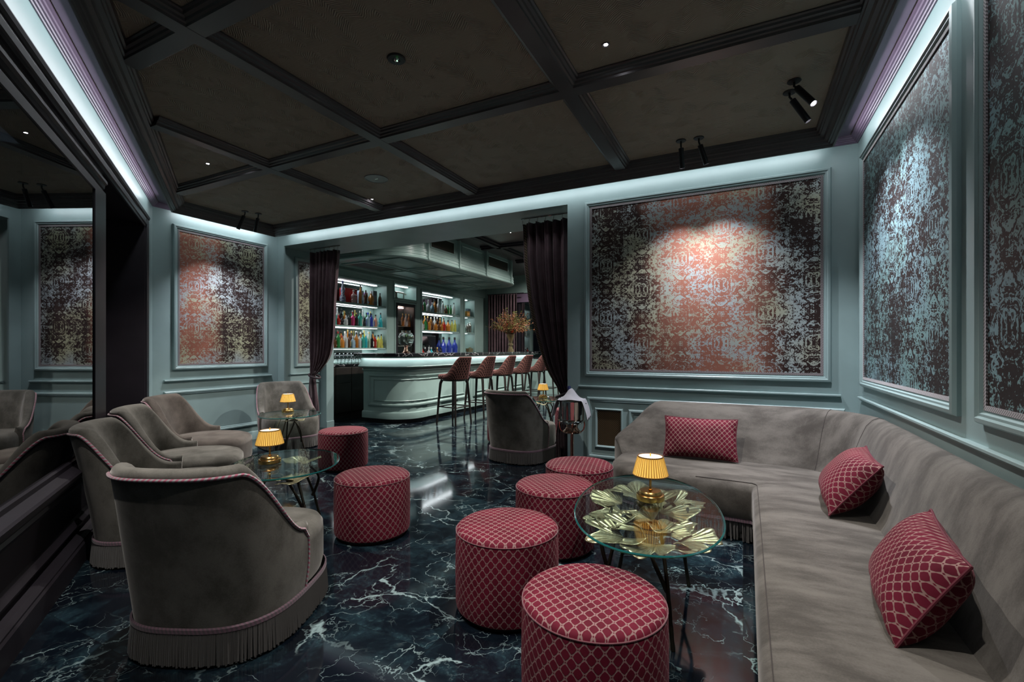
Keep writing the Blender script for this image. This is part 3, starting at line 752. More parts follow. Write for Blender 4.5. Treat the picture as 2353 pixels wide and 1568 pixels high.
CA, CB, CN, CC = .345, .385, 2.9, .02
def make_armchair(name, label):
    t = thing(name, label, 'armchair')
    m = MB(); edge, ends = shell(m, CA, CB, CN, 1.54, .155, .835, .475, .46, .085, .10, .075, .30, c0=CC)
    m.build('back_shell', M['velvet'], t, ang=60)
    m = MB()
    pts = [ends[0][i] for i in range(0, 7)]+[Vector(p) for p in edge[1:-1]]+[ends[1][i] for i in reversed(range(0, 7))]
    m.tube(pts, .0075, 6); m.build('piping', M['cord'], t, ang=60, label='twisted pink and grey piping')
    m = MB()
    def so(u, s_, z): x, y = outl(2*PI*u, CA-.004, CB, CN, CC); return (x*s_, (y-CC)*s_+CC, z+(.012*(1-((y)/.4)**2) if z > .39 else 0))
    layered(m, so, [(.97, .155), (1.0, .20), (1.0, .335), (.99, .378), (.94, .402), (.84, .417), (.6, .425), (.3, .428), (.0, .428)])
    m.build('seat', M['velvet'], t, ang=60)
    tt = [2*PI*k/2000 for k in range(2001)]; pp = [outl(q, CA, CB, CN, CC) for q in tt]; al = [0]
    for a, b in zip(pp, pp[1:]): al.append(al[-1]+math.dist(a, b))
    ti = []; j = 0
    for k in range(1001):
        while j < 1999 and al[j+1] < al[-1]*k/1000: j += 1
        ti.append(tt[j]+(tt[1])*(al[-1]*k/1000-al[j])/max(1e-9, al[j+1]-al[j]))
    def ol(u, g=.006):
        u = (u % 1.0)*1000; i = min(999, int(u)); x, y = outl(lerp(ti[i], ti[i+1], u-i), CA+g, CB+g, CN, CC); return (x, y)
    m = MB(); N_ = 90; P = []
    for i in range(N_): P.append([(*ol(i/N_, .004), .138), (*ol(i/N_, .011), .142), (*ol(i/N_, .011), .158), (*ol(i/N_, .004), .163)])
    m.grid(P, cu=True, uv=lambda i, j: (i*2.45/N_, j*.3)); m.build('braid', M['braid'], t)
    m = MB(); fringe(m, ol, .008, .142, 380); m.build('fringe', M['fringe'], t)
    m = MB(); layered(m, lambda u, s_, z: (*[q*s_ for q in ol(u, -.012)], z), [(.98, .02), (1.0, .15)]); m.build('underskirt', M['fringeback'], t)
    return t
AC = make_armchair('armchair', 'grey velvet armchair in front at left, seen from behind with pink piping')
AC.location = (-2.20, 1.42, 0); AC.rotation_euler = (0, 0, R(24))
ch2 = dup(AC, (-3.44, 1.76, 0), R(-36), 'grey velvet armchair right behind the nearest armchair, by the window')
ch3 = dup(AC, (-4.16, 2.26, 0), R(-38), 'grey velvet armchair between the window and the brown armchair, mostly hidden')
ch4 = dup(AC, (-4.86, 2.80, 0), R(-52), 'taupe brown velvet armchair against the dark door bay')
ch5 = dup(AC, (-5.52, 4.28, 0), R(-112), 'grey velvet armchair facing us in the far corner behind the small glass table')
ch6 = dup(AC, (-2.36, 5.02, 0), R(-6), 'olive grey armchair seen from behind in the doorway to the bar')
for ch in (AC, ch2, ch3, ch4, ch5, ch6): ch['group'] = 'velvet armchairs'
for o in ch4.children:
    if o.name.startswith(('back_shell', 'seat')):
        o.data = o.data.copy(); o.data.materials[0] = M['velvetbrown']

# poufs
def make_pouf(label):
    t = thing('pouf', label, 'pouf', group='round burgundy poufs')
    rr, hh = .258, .418
    m = MB(); P = []; prof = [(rr-.02, .018), (rr-.004, .03), (rr, .05), (rr+.002, .2), (rr, hh-.035), (rr-.003, hh-.022)]
    for k in range(72): P.append([(r*math.cos(2*PI*k/72), r*math.sin(2*PI*k/72), z) for r, z in prof])
    m.grid(P, cu=True, uv=lambda i, j: (i*40*.040/72, prof[j][1]))
    m.build('side_cover', M['pouf'], t)
    m = MB(); prof2 = [(rr-.003, hh-.022), (rr-.007, hh-.012), (rr-.02, hh-.003), (rr-.05, hh+.002), (rr*.5, hh+.006), (0.0001, hh+.008)]; P = []
    for k in range(72): P.append([(r*math.cos(2*PI*k/72), r*math.sin(2*PI*k/72), z) for r, z in prof2])
    m.grid(P, cu=True, uv=lambda i, j: (P[i % 72][j][0], P[i % 72][j][1]))
    m.build('top_cover', M['pouf'], t)
    m = MB(); m.tube([((rr-.002)*math.cos(2*PI*k/64), (rr-.002)*math.sin(2*PI*k/64), hh-.022) for k in range(64)], .0028, 6, closed=True); m.build('seam_piping', simple('dark_red_piping', (.11, .02, .03), .8, sheen=.4), t)
    m = MB(); m.lathe([(0.001, 0), (rr-.03, 0), (rr-.018, .02), (0.001, .02)], 40); m.build('base', M['rubber'], t)
    return t
PF = make_pouf('biggest nearest burgundy pouf at the bottom edge of the picture')
PF.location = (-.485, 1.63, 0); PF.rotation_euler = (0, 0, R(12))
for loc, a, lb in (((-1.07, 2.09), 30, 'burgundy pouf just behind and left of the nearest pouf'),
                   ((-1.11, 2.86), 8, 'burgundy pouf touching the left edge of the big gold-leaf table'),
                   ((-1.135, 3.44), 50, 'burgundy pouf at the end of the sofa beside the champagne stand'),
                   ((-2.35, 2.50), 20, 'burgundy pouf alone in the middle of the floor, nearer of the left pair'),
                   ((-3.93, 3.73), 65, 'burgundy pouf by the small table, farther of the left pair'),
                   ((-2.98, 5.78), 0, 'burgundy pouf peeking out left of the doorway armchair'),
                   ((-2.27, 6.56), 15, 'burgundy pouf beside the bar-side table lamp'),
                   ((-2.35, 7.25), 35, 'burgundy pouf behind the champagne bucket, farthest of all')):
    dup(PF, (*loc, 0), R(a), lb)

# pebble-shaped glass tables on branching legs with gold ginkgo leaves under the glass
def leaf_mesh(sd, L):
    g = random.Random(sd); m = MB(); P = []; na, nr = 44, 12; spread = R(g.uniform(70, 100)); notch = g.uniform(-.3, .3); ph = [g.uniform(0, 6) for _ in range(4)]
    for i in range(na+1):
        a = lerp(-spread, spread, i/na); f = a/spread
        Rr = L*(1+.09*math.sin(5*f+ph[0])+.05*math.sin(15*f+ph[1]))*(1-.42*math.exp(-((f-notch)/.10)**2))*(1-.18*abs(f)**3)
        row = []
        for j in range(nr+1):
            q = .03+.97*j/nr; r = Rr*q
            z = -.016+L*q*q*(.10*math.sin(4.2*f+ph[2])+.05*math.sin(9*f+ph[3]))-.03*(1-q)
            row.append((r*math.sin(a), r*math.cos(a), min(-.002, z-.010)))
        P.append(row)
    m.grid(P, uv=lambda i, j: (i/na, j/nr))
    return m
def pebble(a, b, n=2.15, N_=72, egg=.04):
    pts = []
    for k in range(N_):
        x, y = outl(2*PI*k/N_, a, b, n); pts.append((x*(1-egg*y/b), y))
    return pts
def make_table(name, label, loc, rz, a, b, h, leaves, legs, group='glass leaf tables'):
    t = thing(name, label, 'table', (*loc, 0), R(rz), group)
    th = .011; pts = pebble(a, b); m = MB()
    inn = [(x*(1-.006/a), y*(1-.006/b)) for x, y in pts]; n = len(pts); b0 = len(m.v)
    m.v += [(x, y, h) for x, y in inn]+[(x, y, h-.004) for x, y in pts]+[(x, y, h-th+.004) for x, y in pts]+[(x, y, h-th) for x, y in inn]
    m.face([b0+i for i in range(n)], None, 0)
    for l_ in range(3):
        for i in range(n): m.face([b0+l_*n+i, b0+(l_+1)*n+i, b0+(l_+1)*n+(i+1) % n, b0+l_*n+(i+1) % n], None, 1)
    m.face([b0+3*n+i for i in reversed(range(n))], None, 0)
    m.build('glass_top', [M['tableglass'], M['glassrim']], t, ang=20)
    for (x, y, ra, L, sd) in leaves:
        o = leaf_mesh(sd, L).build('leaf', M['leaf'], t, ang=60, loc=(x, y, h-th-.004), rot=(0, 0, R(ra)))
        o.modifiers.new('thick', 'SOLIDIFY').thickness = .003
    for lg in legs:
        m = MB()
        for br in lg:
            p = smooth_pts([q[:3] for q in br], 5); r = [lerp(br[0][3], br[-1][3], i/(len(p)-1))*(1+.10*math.sin(i*2.1)) for i in range(len(p))]
            m.tube(p, r, 8)
        m.build('leg', M['iron'], t, ang=60)
    return t
zt = .50
def leg(fx, fy, tx, ty, fork=.10, sd=0, z=zt, j=.22):
    g = random.Random(sd); mx_, my_ = lerp(fx, tx, .45), lerp(fy, ty, .45)
    d = Vector((tx-fx, ty-fy)); d = d.normalized() if d.length > .01 else Vector((1, 0)); pz = Vector((-d.y, d.x))*fork
    return [[(fx, fy, 0, .010), (lerp(fx, mx_, .45), lerp(fy, my_, .35), j*.5, .012), (mx_, my_, j+.04, .013), (tx, ty, z-.035, .012), (tx*.6, ty*.6, z-.022, .008)],
            [(mx_, my_, j, .011), (mx_+pz.x*.7, my_+pz.y*.7, lerp(j, z, .5), .009), (tx+pz.x, ty+pz.y, z-.03, .009), (tx*.7+pz.x*1.6, ty*.7+pz.y*1.6, z-.024, .006)]]
make_table('glass_table', 'large oval glass table over gold ginkgo leaves, in front of the sofa', (-.43, 2.37), 10, .345, .585, .52,
    [(.04, -.30, 190, .19, 1), (-.10, -.26, 128, .17, 2), (.13, -.24, -112, .165, 3), (-.03, -.16, 70, .17, 4), (.09, -.10, -150, .13, 5), (-.11, .02, 118, .18, 6), (.03, -.02, 62, .14, 7), (-.13, .20, 80, .17, 8), (.07, .10, -58, .20, 9), (.03, .24, 25, .17, 10), (.13, .26, -48, .16, 11), (-.05, .36, 48, .16, 12), (.06, -.17, -60, .13, 13), (-.18, -.10, 150, .12, 14)],
    [leg(.11, -.30, .06, -.16, .09, 1), leg(.22, .30, .14, .20, .08, 2), leg(-.22, -.18, -.12, -.08, .08, 3), leg(-.16, .32, -.06, .18, .08, 4)])
make_table('glass_table', 'oval glass table among the left armchairs, next to the nearest one', (-2.82, 2.16), 42, .35, .44, .52,
    [(-.05, -.2, 200, .16, 21), (.06, -.25, 250, .15, 22), (.08, .22, 10, .14, 23)],
    [leg(.20, -.24, .08, -.10, .09, 11), leg(.2, .26, .08, .12, .09, 12), leg(-.24, .02, -.1, .0, .09, 13)])
make_table('glass_table', 'small glass table with a lamp in the far corner in front of an armchair', (-4.88, 3.80), 55, .34, .40, .52,
    [(.02, -.16, 190, .16, 31), (.1, .12, -20, .15, 32), (-.12, .1, 80, .15, 33)],
    [leg(.18, -.08, .05, -.03, .08, 21, j=.18), leg(-.04, .22, -.02, .06, .10, 22, j=.18), leg(-.16, -.14, -.04, -.04, .09, 23, j=.18)])
make_table('glass_table', 'small glass table with a lamp behind the doorway armchair', (-2.80, 6.72), 20, .33, .38, .52,
    [(.02, -.16, 190, .16, 41), (.1, .12, -20, .15, 42)],
    [leg(.18, -.16, .05, -.03, .08, 31), leg(.14, .2, .02, .06, .10, 32), leg(-.22, 0, -.04, 0, .09, 33)])

# cordless table lamps with pleated amber shades
def make_lamp(label):
    t = thing('table_lamp', label, 'lamp', group='amber table lamps')
    m = MB(); m.lathe([(.0005, 0), (.068, 0), (.070, .002), (.0715, .012), (.0695, .026), (.068, .028), (.060, .0295), (.060, .032), (.059, .036), (.0535, .046), (.052, .0475), (0.0005, .0485)], 48); m.build('base', M['brass'], t, ang=25)
    m = MB(); m.lathe([(.0062, .048), (.0062, .20)], 12); m.lathe([(.011, .048), (.011, .052), (.006, .055)], 16); m.build('stem', M['brass'], t)
    m = MB(); P = []; N_ = 180; z0, z1, r0, r1 = .128, .222, .088, .063
    for k in range(N_):
        a = 2*PI*k/N_; pl = .0055*abs(math.sin(a*20)); row = []
        for q in range(5): f = q/4; r = lerp(r0, r1, f)-.003+pl; row.append((r*math.cos(a), r*math.sin(a), lerp(z0, z1, f)))
        P.append(row)
    m.grid(P, cu=True, uv=lambda i, j: (i/N_, j/4)); sh = m.build('shade', M['shade'], t, ang=60)
    m = MB()
    for z, r in ((z0, r0), (z1, r1)): m.lathe([(r+.0015, z-.003), (r+.002, z+.003), (r-.003, z+.003), (r-.003, z-.003), (r+.0015, z-.003)], 60)
    m.build('shade_trim', simple('brown_trim', (.10, .045, .02), .5), sh)
    m = MB(); m.lathe([(0.0005, .2225), (r1-.004, .2225)], 40); m.build('diffuser', M['cream'], t)
    m = MB(); m.lathe([(0.0005, .240), (.004, .238), (.0035, .2235)], 10); m.build('finial', M['brass'], t)
    light('lamp_glow', 'POINT', (0, 0, .19), .30, WARM, parent=t, shadow_soft_size=.006)
    return t
LP1 = make_lamp('amber shaded brass lamp on the large gold-leaf table'); LP1.location = (-.43, 2.47, .5205)
dup(LP1, (-2.90, 2.10, .5205), .4, 'amber shaded brass lamp on the table beside the nearest armchair')
dup(LP1, (-5.02, 3.88, .5205), .9, 'amber shaded brass lamp in front of the far corner armchair')
dup(LP1, (-2.84, 6.80, .5205), .2, 'small amber lamp beyond the doorway armchair beside the dark curtain')

# corner sofa
sf = thing('corner_sofa', 'long taupe velvet corner sofa with fringed base along two walls', 'sofa', (.2, 3.6, 0)); TS = Matrix.Translation(sf.location).inverted()
def skid(mb, nm, mt, **k):
    o = mb.build(nm, mt, **k); o.parent = sf; o.matrix_parent_inverse = TS; return o
def arc(cx, cy, r, a0, a1, n): return [(cx+r*math.cos(R(lerp(a0, a1, k/n))), cy+r*math.sin(R(lerp(a0, a1, k/n)))) for k in range(n+1)]
YE = .15
front = [(-.66, 4.2)]+arc(-.70, 3.76, .27, 180, 270, 8)[0:0]
front = [(-.955, 4.13), (-.96, 3.95)]+arc(-.64, 3.80, .32, 185, 268, 9)+[(-.3, 3.475), (-.05, 3.468), (.03, 3.462)]+arc(.03, 3.44, .025, 90, 0, 3)[1:]+[(.055, 3.2), (.052, 2.6), (.048, 2.0), (.045, 1.4), (.045, .8), (.045, YE)]
N_ = path_normals(front, False, 1)
SPR = [(-.012, .145), (0, .165), (.004, .26), (.004, .345), (-.006, .378), (-.03, .400), (-.075, .411), (-.2, .418)]
m = MB(); P = []
for p, n in zip(front, N_): P.append([(p[0]+n.x*d, p[1]+n.y*d, z) for d, z in SPR])
m.grid(P, uv=lambda i, j: (i*.1, j*.05))
inner = [r[-1] for r in P]
back = []
for q in inner:                                    # flat of the seat: from the rounded edge to under the backrest
    back.append((min(.62, max(q[0], -.70)) if q[1] > 3.66 else .62, 4.12 if q[1] > 3.66 else q[1], .412))
back = [(max(-.88, q[0]-.05), 4.14, .412) if q[1] > 3.60 else (.66, q[1], .412) for q in inner]
ki = max(i for i, q in enumerate(inner) if q[1] > 3.60)
m.grid([inner, [tuple(lerp(a, b, .5)+(0.004 if c_ == 2 else 0) for c_, (a, b) in enumerate(zip(p, q))) for p, q in zip(inner, back)], back], uv=lambda i, j: (i*.1, j*.3))
m.v.append((.66, 4.14, .412)); m.face([len(m.v)-1-len(back)+ki, len(m.v)-1-len(back)+ki+1, len(m.v)-1])
skid(m, 'seat', M['sofa'], ang=60)
# backrest: sections swept along the two walls round a big soft corner
def qp(t):                                          # junction line of seat and back
    return t
jl = [tuple(q[:2]) for q in smooth_pts([(-.93, 3.98, 0), (-.84, 4.03, 0), (-.6, 4.055, 0), (-.2, 4.06, 0), (.1, 4.06, 0)], 6)]+arc(.30, 3.76, .30, 88, 2, 8)+[(.605, 3.3), (.60, 2.7), (.60, 2.1), (.60, 1.5), (.60, .9), (.60, YE)]
NB = path_normals(jl, False, -1)
P = []; cl = [0]
for i in range(1, len(jl)): cl.append(cl[-1]+math.dist(jl[i-1], jl[i]))
for p, n, L in zip(jl, NB, cl):
    if n.length > 1.35: n = n.normalized()*1.35
    onB = sstep(1.5, 1.1, L); wd = lerp(.235, .42, onB); H_ = lerp(.845, .825, onB); hf = sstep(-.10, .29, L); H_ = lerp(.43, H_, hf); wd = lerp(.16, wd, sstep(-.02, .30, L))
    sec = [(-.05, .33), (-.008, .405), (.02, .46), (.055, .58), (.095, .70), (.13, .785), (.165, .825), (.20, .84), (.225, .835), (.24, .81), (.245, .72), (.245, .05)]
    row = []
    for d, z in sec:
        zz = z if z <= .41 else .405+(z-.405)*(H_-.405)/(.84-.405)
        dd = d if d < 0 else d/.24*wd
        row.append((min(.84, p[0]+n.x*dd), min(4.685, p[1]+n.y*dd), zz))
    P.append(row)
m = MB(); m.grid(P, uv=lambda i, j: (i*.1, j*.06)); b0 = 0; k_ = len(P[0]); m.face([j for j in range(k_)])
skid(m, 'backrest', M['sofa'], ang=60)
# seams on backrest and braid and fringe along the base
m = MB()
for i in (28, 33): m.tube([Vector(q)+Vector((0, -.001, .001)) for q in P[i][1:9]], .0022, 5)
m.tube([(q[0]+n.x*-.028, q[1]+n.y*-.028, .4015) for q, n in zip(front[12:], N_[12:])], .0018, 5)
skid(m, 'seam', simple('sofa_seam', (.04, .033, .03), .9))
fp = front
m = MB(); sweep(m, fp, [(-.016, .128), (-.004, .134), (-.004, .160), (-.014, .168)]); skid(m, 'braid', M['braid'])
fl = [0]
for i in range(1, len(fp)): fl.append(fl[-1]+math.dist(fp[i-1], fp[i]))
def fo(u):
    s_ = max(0, min(fl[-1]-1e-5, u*fl[-1])); i = max(j for j in range(len(fl)) if fl[j] <= s_); t = (s_-fl[i])/(fl[i+1]-fl[i])
    return (lerp(fp[i][0], fp[i+1][0], t)-N_[i].x*.016, lerp(fp[i][1], fp[i+1][1], t)-N_[i].y*.016)
m = MB(); fringe(m, fo, .006, .132, 520, 1.0); skid(m, 'fringe', M['fringe'])
m = MB(); sweep(m, fp, [(-.03, .02), (-.03, .15)]); skid(m, 'underskirt', M['fringeback'])
m = MB()
bk = [q for q in fp]; sweep(m, fp, [(-.05, .0), (-.05, .14)]); skid(m, 'base', M['rubber'])

# cushions
def make_cushion(label, W, H, T, sd):
    t = thing('cushion', label, 'cushion', group='burgundy lattice cushions')
    g = random.Random(sd); m = MB(); n1, n2 = 32, 22
    for sgn in (1, -1):
        P = []
        for i in range(n1+1):
            u = lerp(-1, 1, i/n1); row = []
            for j in range(n2+1):
                v = lerp(-1, 1, j/n2)
                e = (1-abs(u)**2.6)*(1-abs(v)**2.6); e = max(0, e)
                pin = 1-.055*(1-abs(v)**2)*abs(u)**2
                pin2 = 1-.075*(1-abs(u)**2)*abs(v)**2
                wr = .010*math.sin(9*u+5*v+sd)*(1-e)*min(1, e*6)
                row.append((u*W/2*pin, v*H/2*pin2, sgn*(T/2*e**.55+wr*.5)))
            P.append(row)
        m.grid(P, uv=lambda i, j: (P[i][j][0]*1.0, P[i][j][1]*1.0), flip=(sgn < 0))
    m.build('cover', M['cushion'], t, ang=70)
    m = MB(); pts = []
    for u, v in [(lerp(-1, 1, k/20), -1) for k in range(20)]+[(1, lerp(-1, 1, k/14)) for k in range(14)]+[(lerp(1, -1, k/20), 1) for k in range(20)]+[(-1, lerp(1, -1, k/14)) for k in range(14)]:
        pts.append((u*W/2*(1-.055*(1-abs(v)**2)*abs(u)**2), v*H/2*(1-.075*(1-abs(u)**2)*abs(v)**2), 0))
    m.tube(pts, .0045, 6, closed=True); m.build('piping', simple('cushion_piping', (.09, .008, .018), .8), t)
    return t
cu = make_cushion('oblong burgundy lattice cushion upright on the short end of the sofa', .55, .33, .15, 1)
cu.location = (-.31, 4.00, .585); cu.rotation_euler = (R(70), 0, R(1))
cu = make_cushion('plump burgundy cushion leaning on the long backrest, farther of the pair', .56, .36, .21, 2)
cu.location = (.53, 3.16, .575); cu.rotation_euler = (R(52), R(0), R(-94))
cu = make_cushion('plump burgundy cushion nearest us on the long sofa seat', .55, .33, .19, 4)
cu.location = (.515, 1.99, .555); cu.rotation_euler = (R(60), R(0), R(-97))
# ------------------------------------------------------------------ curtains
def curtain(name, label, x_jamb, x_free, y, ztop, ztie, zbot, folds, amp, tab, trim=True):
    def kf(v):
        for (a, p), (b, q) in zip(tab, tab[1:]):
            if v <= b: return lerp(p, q, (v-a)/(b-a))
        return tab[-1][1]
    t = thing(name, label, 'curtain', (x_jamb, y, 0), group=None)
    sg = 1 if x_free > x_jamb else -1; W = abs(x_free-x_jamb); nu, nv = 150, 44
    def pt(u, z):
        if z >= ztie:
            v = (ztop-z)/(ztop-ztie); k = 1-v**3.0*.96 if v < 1 else .04
            k = sum(kf(max(0, min(1, v+d))) for d in (-.04, -.02, 0, .02, .04))/5
            x = (u*W*k+.04)*sg+sg*.05*math.sin(PI*v)*v*u
            am = amp*(1-.55*v**3)
        else:
            v = (ztie-z)/(ztie-zbot); k = .16+.14*sstep(0, .7, v); x = (u*W*k+.04)*sg; am = amp*(.45+.2*v)
        ph = folds*2*PI*u
        yy = am*math.sin(ph+.6*math.sin(ph*.5)+v*.8)+.35*am*math.sin(ph*2.3+1+v*2)
        if z < ztie+.25: yy *= .75
        return (x, yy-.03*math.sin(PI*min(1, v))*0, z)
    zs = [lerp(ztop, ztie, (i/30)) for i in range(31)]+[lerp(ztie, zbot, i/13) for i in range(1, 14)]
    m = MB(); P = [[pt(i/nu, z) for z in zs] for i in range(nu+1)]
    m.grid(P, uv=lambda i, j: (i*.02, j*.05))
    o = m.build('drape', M['curtain'], t, ang=80); o.modifiers.new('thick', 'SOLIDIFY').thickness = .006
    m = MB(); P = [[(p[0], p[1]-.012-.004, p[2]) for p in [pt(lerp(.93, .985, i/6), z) for z in zs[:31]]] for i in range(7)]
    if trim:
        m.grid(P, uv=lambda i, j: (j*.055, i*.2)); m.build('braid_edge', M['goldbraid'], t, ang=80)
    m = MB()
    for k in range(7):
        x, yy, z = pt(k/6, ztop); m.tube([(x, yy*.3, ztop+.062), (x, yy*.3-.01, ztop+.04), (x, yy-.008, ztop-.02)], .0035, 5)
    m.tube([(.02*sg, 0, ztop+.062), ((W+.06)*sg, 0, ztop+.062)], .008, 6)
    m.build('hooks_and_rail', M['steel'], t)
    m = MB(); xr = W*.16+.075
    pts = [(sg*(.04+xr/2+(xr/2)*math.cos(a)), (amp+.03)*math.sin(a), ztie-.02+.03*math.cos(a)*-1) for a in [2*PI*k/24 for k in range(24)]]
    m.tube(pts, .016, 8, closed=True)
    m.tube([(sg*(.04+xr*.5), -amp-.03, ztie-.03), (sg*(.04+xr*.55), -amp-.045, ztie-.18), (sg*(.05+xr*.55), -amp-.045, ztie-.34)], [.012, .018, .024], 8)
    m.build('tieback', M['strap'], t)
    return t
curtain('curtain', 'plum velvet curtain tied back at the left side of the bar doorway', -6.02, -5.42, 5.02, 2.775, .90, .03, 6.5, .045, [(0, 1), (.4, .84), (.71, .78), (.86, .68), (.93, .48), (1, .22)])
curtain('curtain', 'dark plum velvet curtain tied back at the right jamb of the bar doorway', -1.70, -2.30, 4.98, 2.78, .80, .03, 5.5, .040, [(0, 1), (.24, .96), (.48, .83), (.72, .62), (.87, .47), (1, .2)])
t = thing('curtain', 'dark plum curtain drawn across the back window of the bar room', 'curtain', (-6.93, 12.26, 0))
m = MB(); P = [[(lerp(0, 1.0, i/110), .05*math.sin(i*.62)+.015*math.sin(i*1.7), z) for z in (2.92, 2.4, 1.9, 1.4, .9, .3, .02)] for i in range(111)]
m.grid(P, uv=lambda i, j: (i*.02, j*.1)); o = m.build('drape', M['curtain'], t, ang=80); o.modifiers.new('thick', 'SOLIDIFY').thickness = .006
m = MB(); m.tube([(-.03, 0, 2.935), (1.2, 0, 2.935)], .012, 8); m.build('rail', M['black'], t)

# ------------------------------------------------------------------ bar stools (face the counter)
def make_stool(label):
    t = thing('bar_stool', label, 'bar stool', group='bar stools along the counter')
    m = MB(); edge, ends = shell(m, .225, .215, 2.6, 1.75, .775, 1.165, .855, .34, .05, .075, .05, .80, ns=40); m.build('backrest', M['stool'], t, ang=60)
    m = MB()
    def so(u, s_, z): x, y = outl(2*PI*u, .222, .25, 2.8, .03); return (x*s_, (y-.03)*s_+.03, z)
    layered(m, so, [(.96, .775), (1.0, .79), (1.0, .825), (.975, .845), (.9, .858), (.6, .864), (0, .866)], 48); m.build('seat', M['stool'], t, ang=60)
    m = MB(); m.lathe([(.20, .745), (.205, .75), (.205, .772), (.17, .774), (.17, .745), (.20, .745)], 40); m.build('seat_ring', M['darkwood'], t, ang=30)
    for sx in (-1, 1):
        for sy in (-1, 1):
            m = MB(); m.tube([(sx*.145, sy*.145+.01, .765), (sx*.165, sy*.165+.01, .70), (sx*.185, sy*.19+.01, .40), (sx*.205, sy*.215+.01, 0)], [.026, .025, .021, .015], 8); m.build('leg', M['darkwood'], t, ang=50)
    m = MB(); m.tube([(x, y+.01, .30) for x, y in ((-.19, -.197), (.19, -.197), (.19, .197), (-.19, .197))], .011, 6, closed=True); m.build('footrest', M['darkwood'], t)
    return t
BS = make_stool('bar stool nearest us, its whole body in front of the counter')
BS.location = (-4.50, 6.78, 0); BS.rotation_euler = (0, 0, R(82))
for k, (y, a, lb) in enumerate(((7.62, 90, 'second bar stool along the counter from the rounded corner'), (8.50, 92, 'third bar stool along the counter from the rounded corner'),
                                (9.36, 88, 'fourth bar stool along the counter from the rounded corner'), (10.25, 90, 'fifth bar stool along the counter, against the curtain edge'),
                                (11.10, 93, 'farthest bar stool, almost hidden by the right curtain'))):
    dup(BS, (-4.48, y, 0), R(a), lb)

# ------------------------------------------------------------------ champagne stand, bucket, bottle, napkin
cx, cy = -1.485, 4.28
t = thing('bucket_stand', 'slim copper bucket stand in front of the teal wall by the doorway', 'stand', (cx, cy, 0))
m = MB(); m.lathe([(.0005, 0), (.14, 0), (.142, .012), (.12, .020), (.05, .03), (.02, .05), (.016, .07)], 40); m.build('foot', M['copper'], t, ang=40)
m = MB(); m.lathe([(.017, .06), (.016, .49)], 20); m.build('pole', M['copper'], t)
m = MB(); m.lathe([(.0005, .485), (.09, .488), (.095, .50), (.07, .515), (.055, .545), (.06, .565), (.0005, .568)], 40); m.build('cup', M['copper'], t, ang=40)
for k in range(4):
    a = k*PI/2+.4; m = MB(); m.tube([(math.cos(a)*q, math.sin(a)*q, z) for q, z in ((.088, .495), (.112, .52), (.122, .56), (.118, .60))], .006, 6); m.build('arm', M['copper'], t)
m = MB(); m.tube([(.122*math.cos(2*PI*k/40), .122*math.sin(2*PI*k/40), .605) for k in range(40)], .008, 8, closed=True); m.build('ring', M['steel'], t)
t = thing('champagne_bucket', 'shiny metal champagne bucket on the slim stand', 'bucket', (cx, cy, .57))
m = MB(); m.lathe([(.0005, .0), (.085, .0), (.10, .012), (.113, .045), (.114, .06), (.117, .22), (.120, .228), (.123, .232), (.120, .236), (.112, .23), (.108, .06), (.0005, .03)], 56); m.build('body', M['steel'], t, ang=30)
for sx in (-1, 1):
    m = MB(); m.tube([(sx*(.117+.022*math.sin(PI*k/10)), .045*math.cos(PI*k/10), .195+.012*math.sin(PI*k/10)) for k in range(11)], .006, 8); m.build('handle', M['steel'], t)
t = thing('champagne_bottle', 'blue foil neck of a bottle leaning out of the bucket', 'bottle', (cx+.012, cy+.02, .606)); t.rotation_euler = (R(-9), R(-12), 0)
m = MB(); m.lathe([(.0005, 0), (.040, .0), (.042, .02), (.042, .15), (.032, .20), (.017, .25), (.015, .30)], 24); m.build('glass_body', bglass((.03, .09, .05)), t)
m = MB(); m.lathe([(.018, .235), (.0165, .26), (.0165, .315), (.018, .318), (.018, .335), (.0005, .338)], 20); m.build('foil', simple('blue_foil', (.06, .08, .22), .35, .6), t)
t = thing('napkin', 'grey linen napkin draped over the bucket rim', 'napkin', (cx, cy, .803))
m = MB(); P = []
for i in range(45):
    u = lerp(-1, 1, i/44); row = []; s_ = abs(u)
    for j in range(19):
        v = lerp(0, 1, j/18)
        if s_ < .62:                                   # over the mouth: a soft tent, its front edge lifted
            x = u/.62*.128; y = lerp(-.085-.035*math.cos(PI/2*s_/.62), .06, v)
            z = .006+(.012+.095*math.exp(-((u+.04)/.33)**2))*sstep(-.12, .72, v)*(1-s_/.62*.35)-.05*max(0, v-.75)/.25*(1-s_/.62)
        else:
            f = (s_-.62)/.38; x = math.copysign(.128+.012*math.sin(f*PI*.6)+.045*f, u); y = lerp(-.085, .06, v)*(1-.22*f)-.02*f; z = .006-.155*f**1.1-.03*(1-v)*f
        row.append((x, y+.006*math.sin(9*u), z+.004*math.sin(13*v+5*u)))
    P.append(row)
m.grid(P, uv=lambda i, j: (i, j)); o = m.build('cloth', M['linen'], t, ang=80); o.modifiers.new('thick', 'SOLIDIFY').thickness = .003

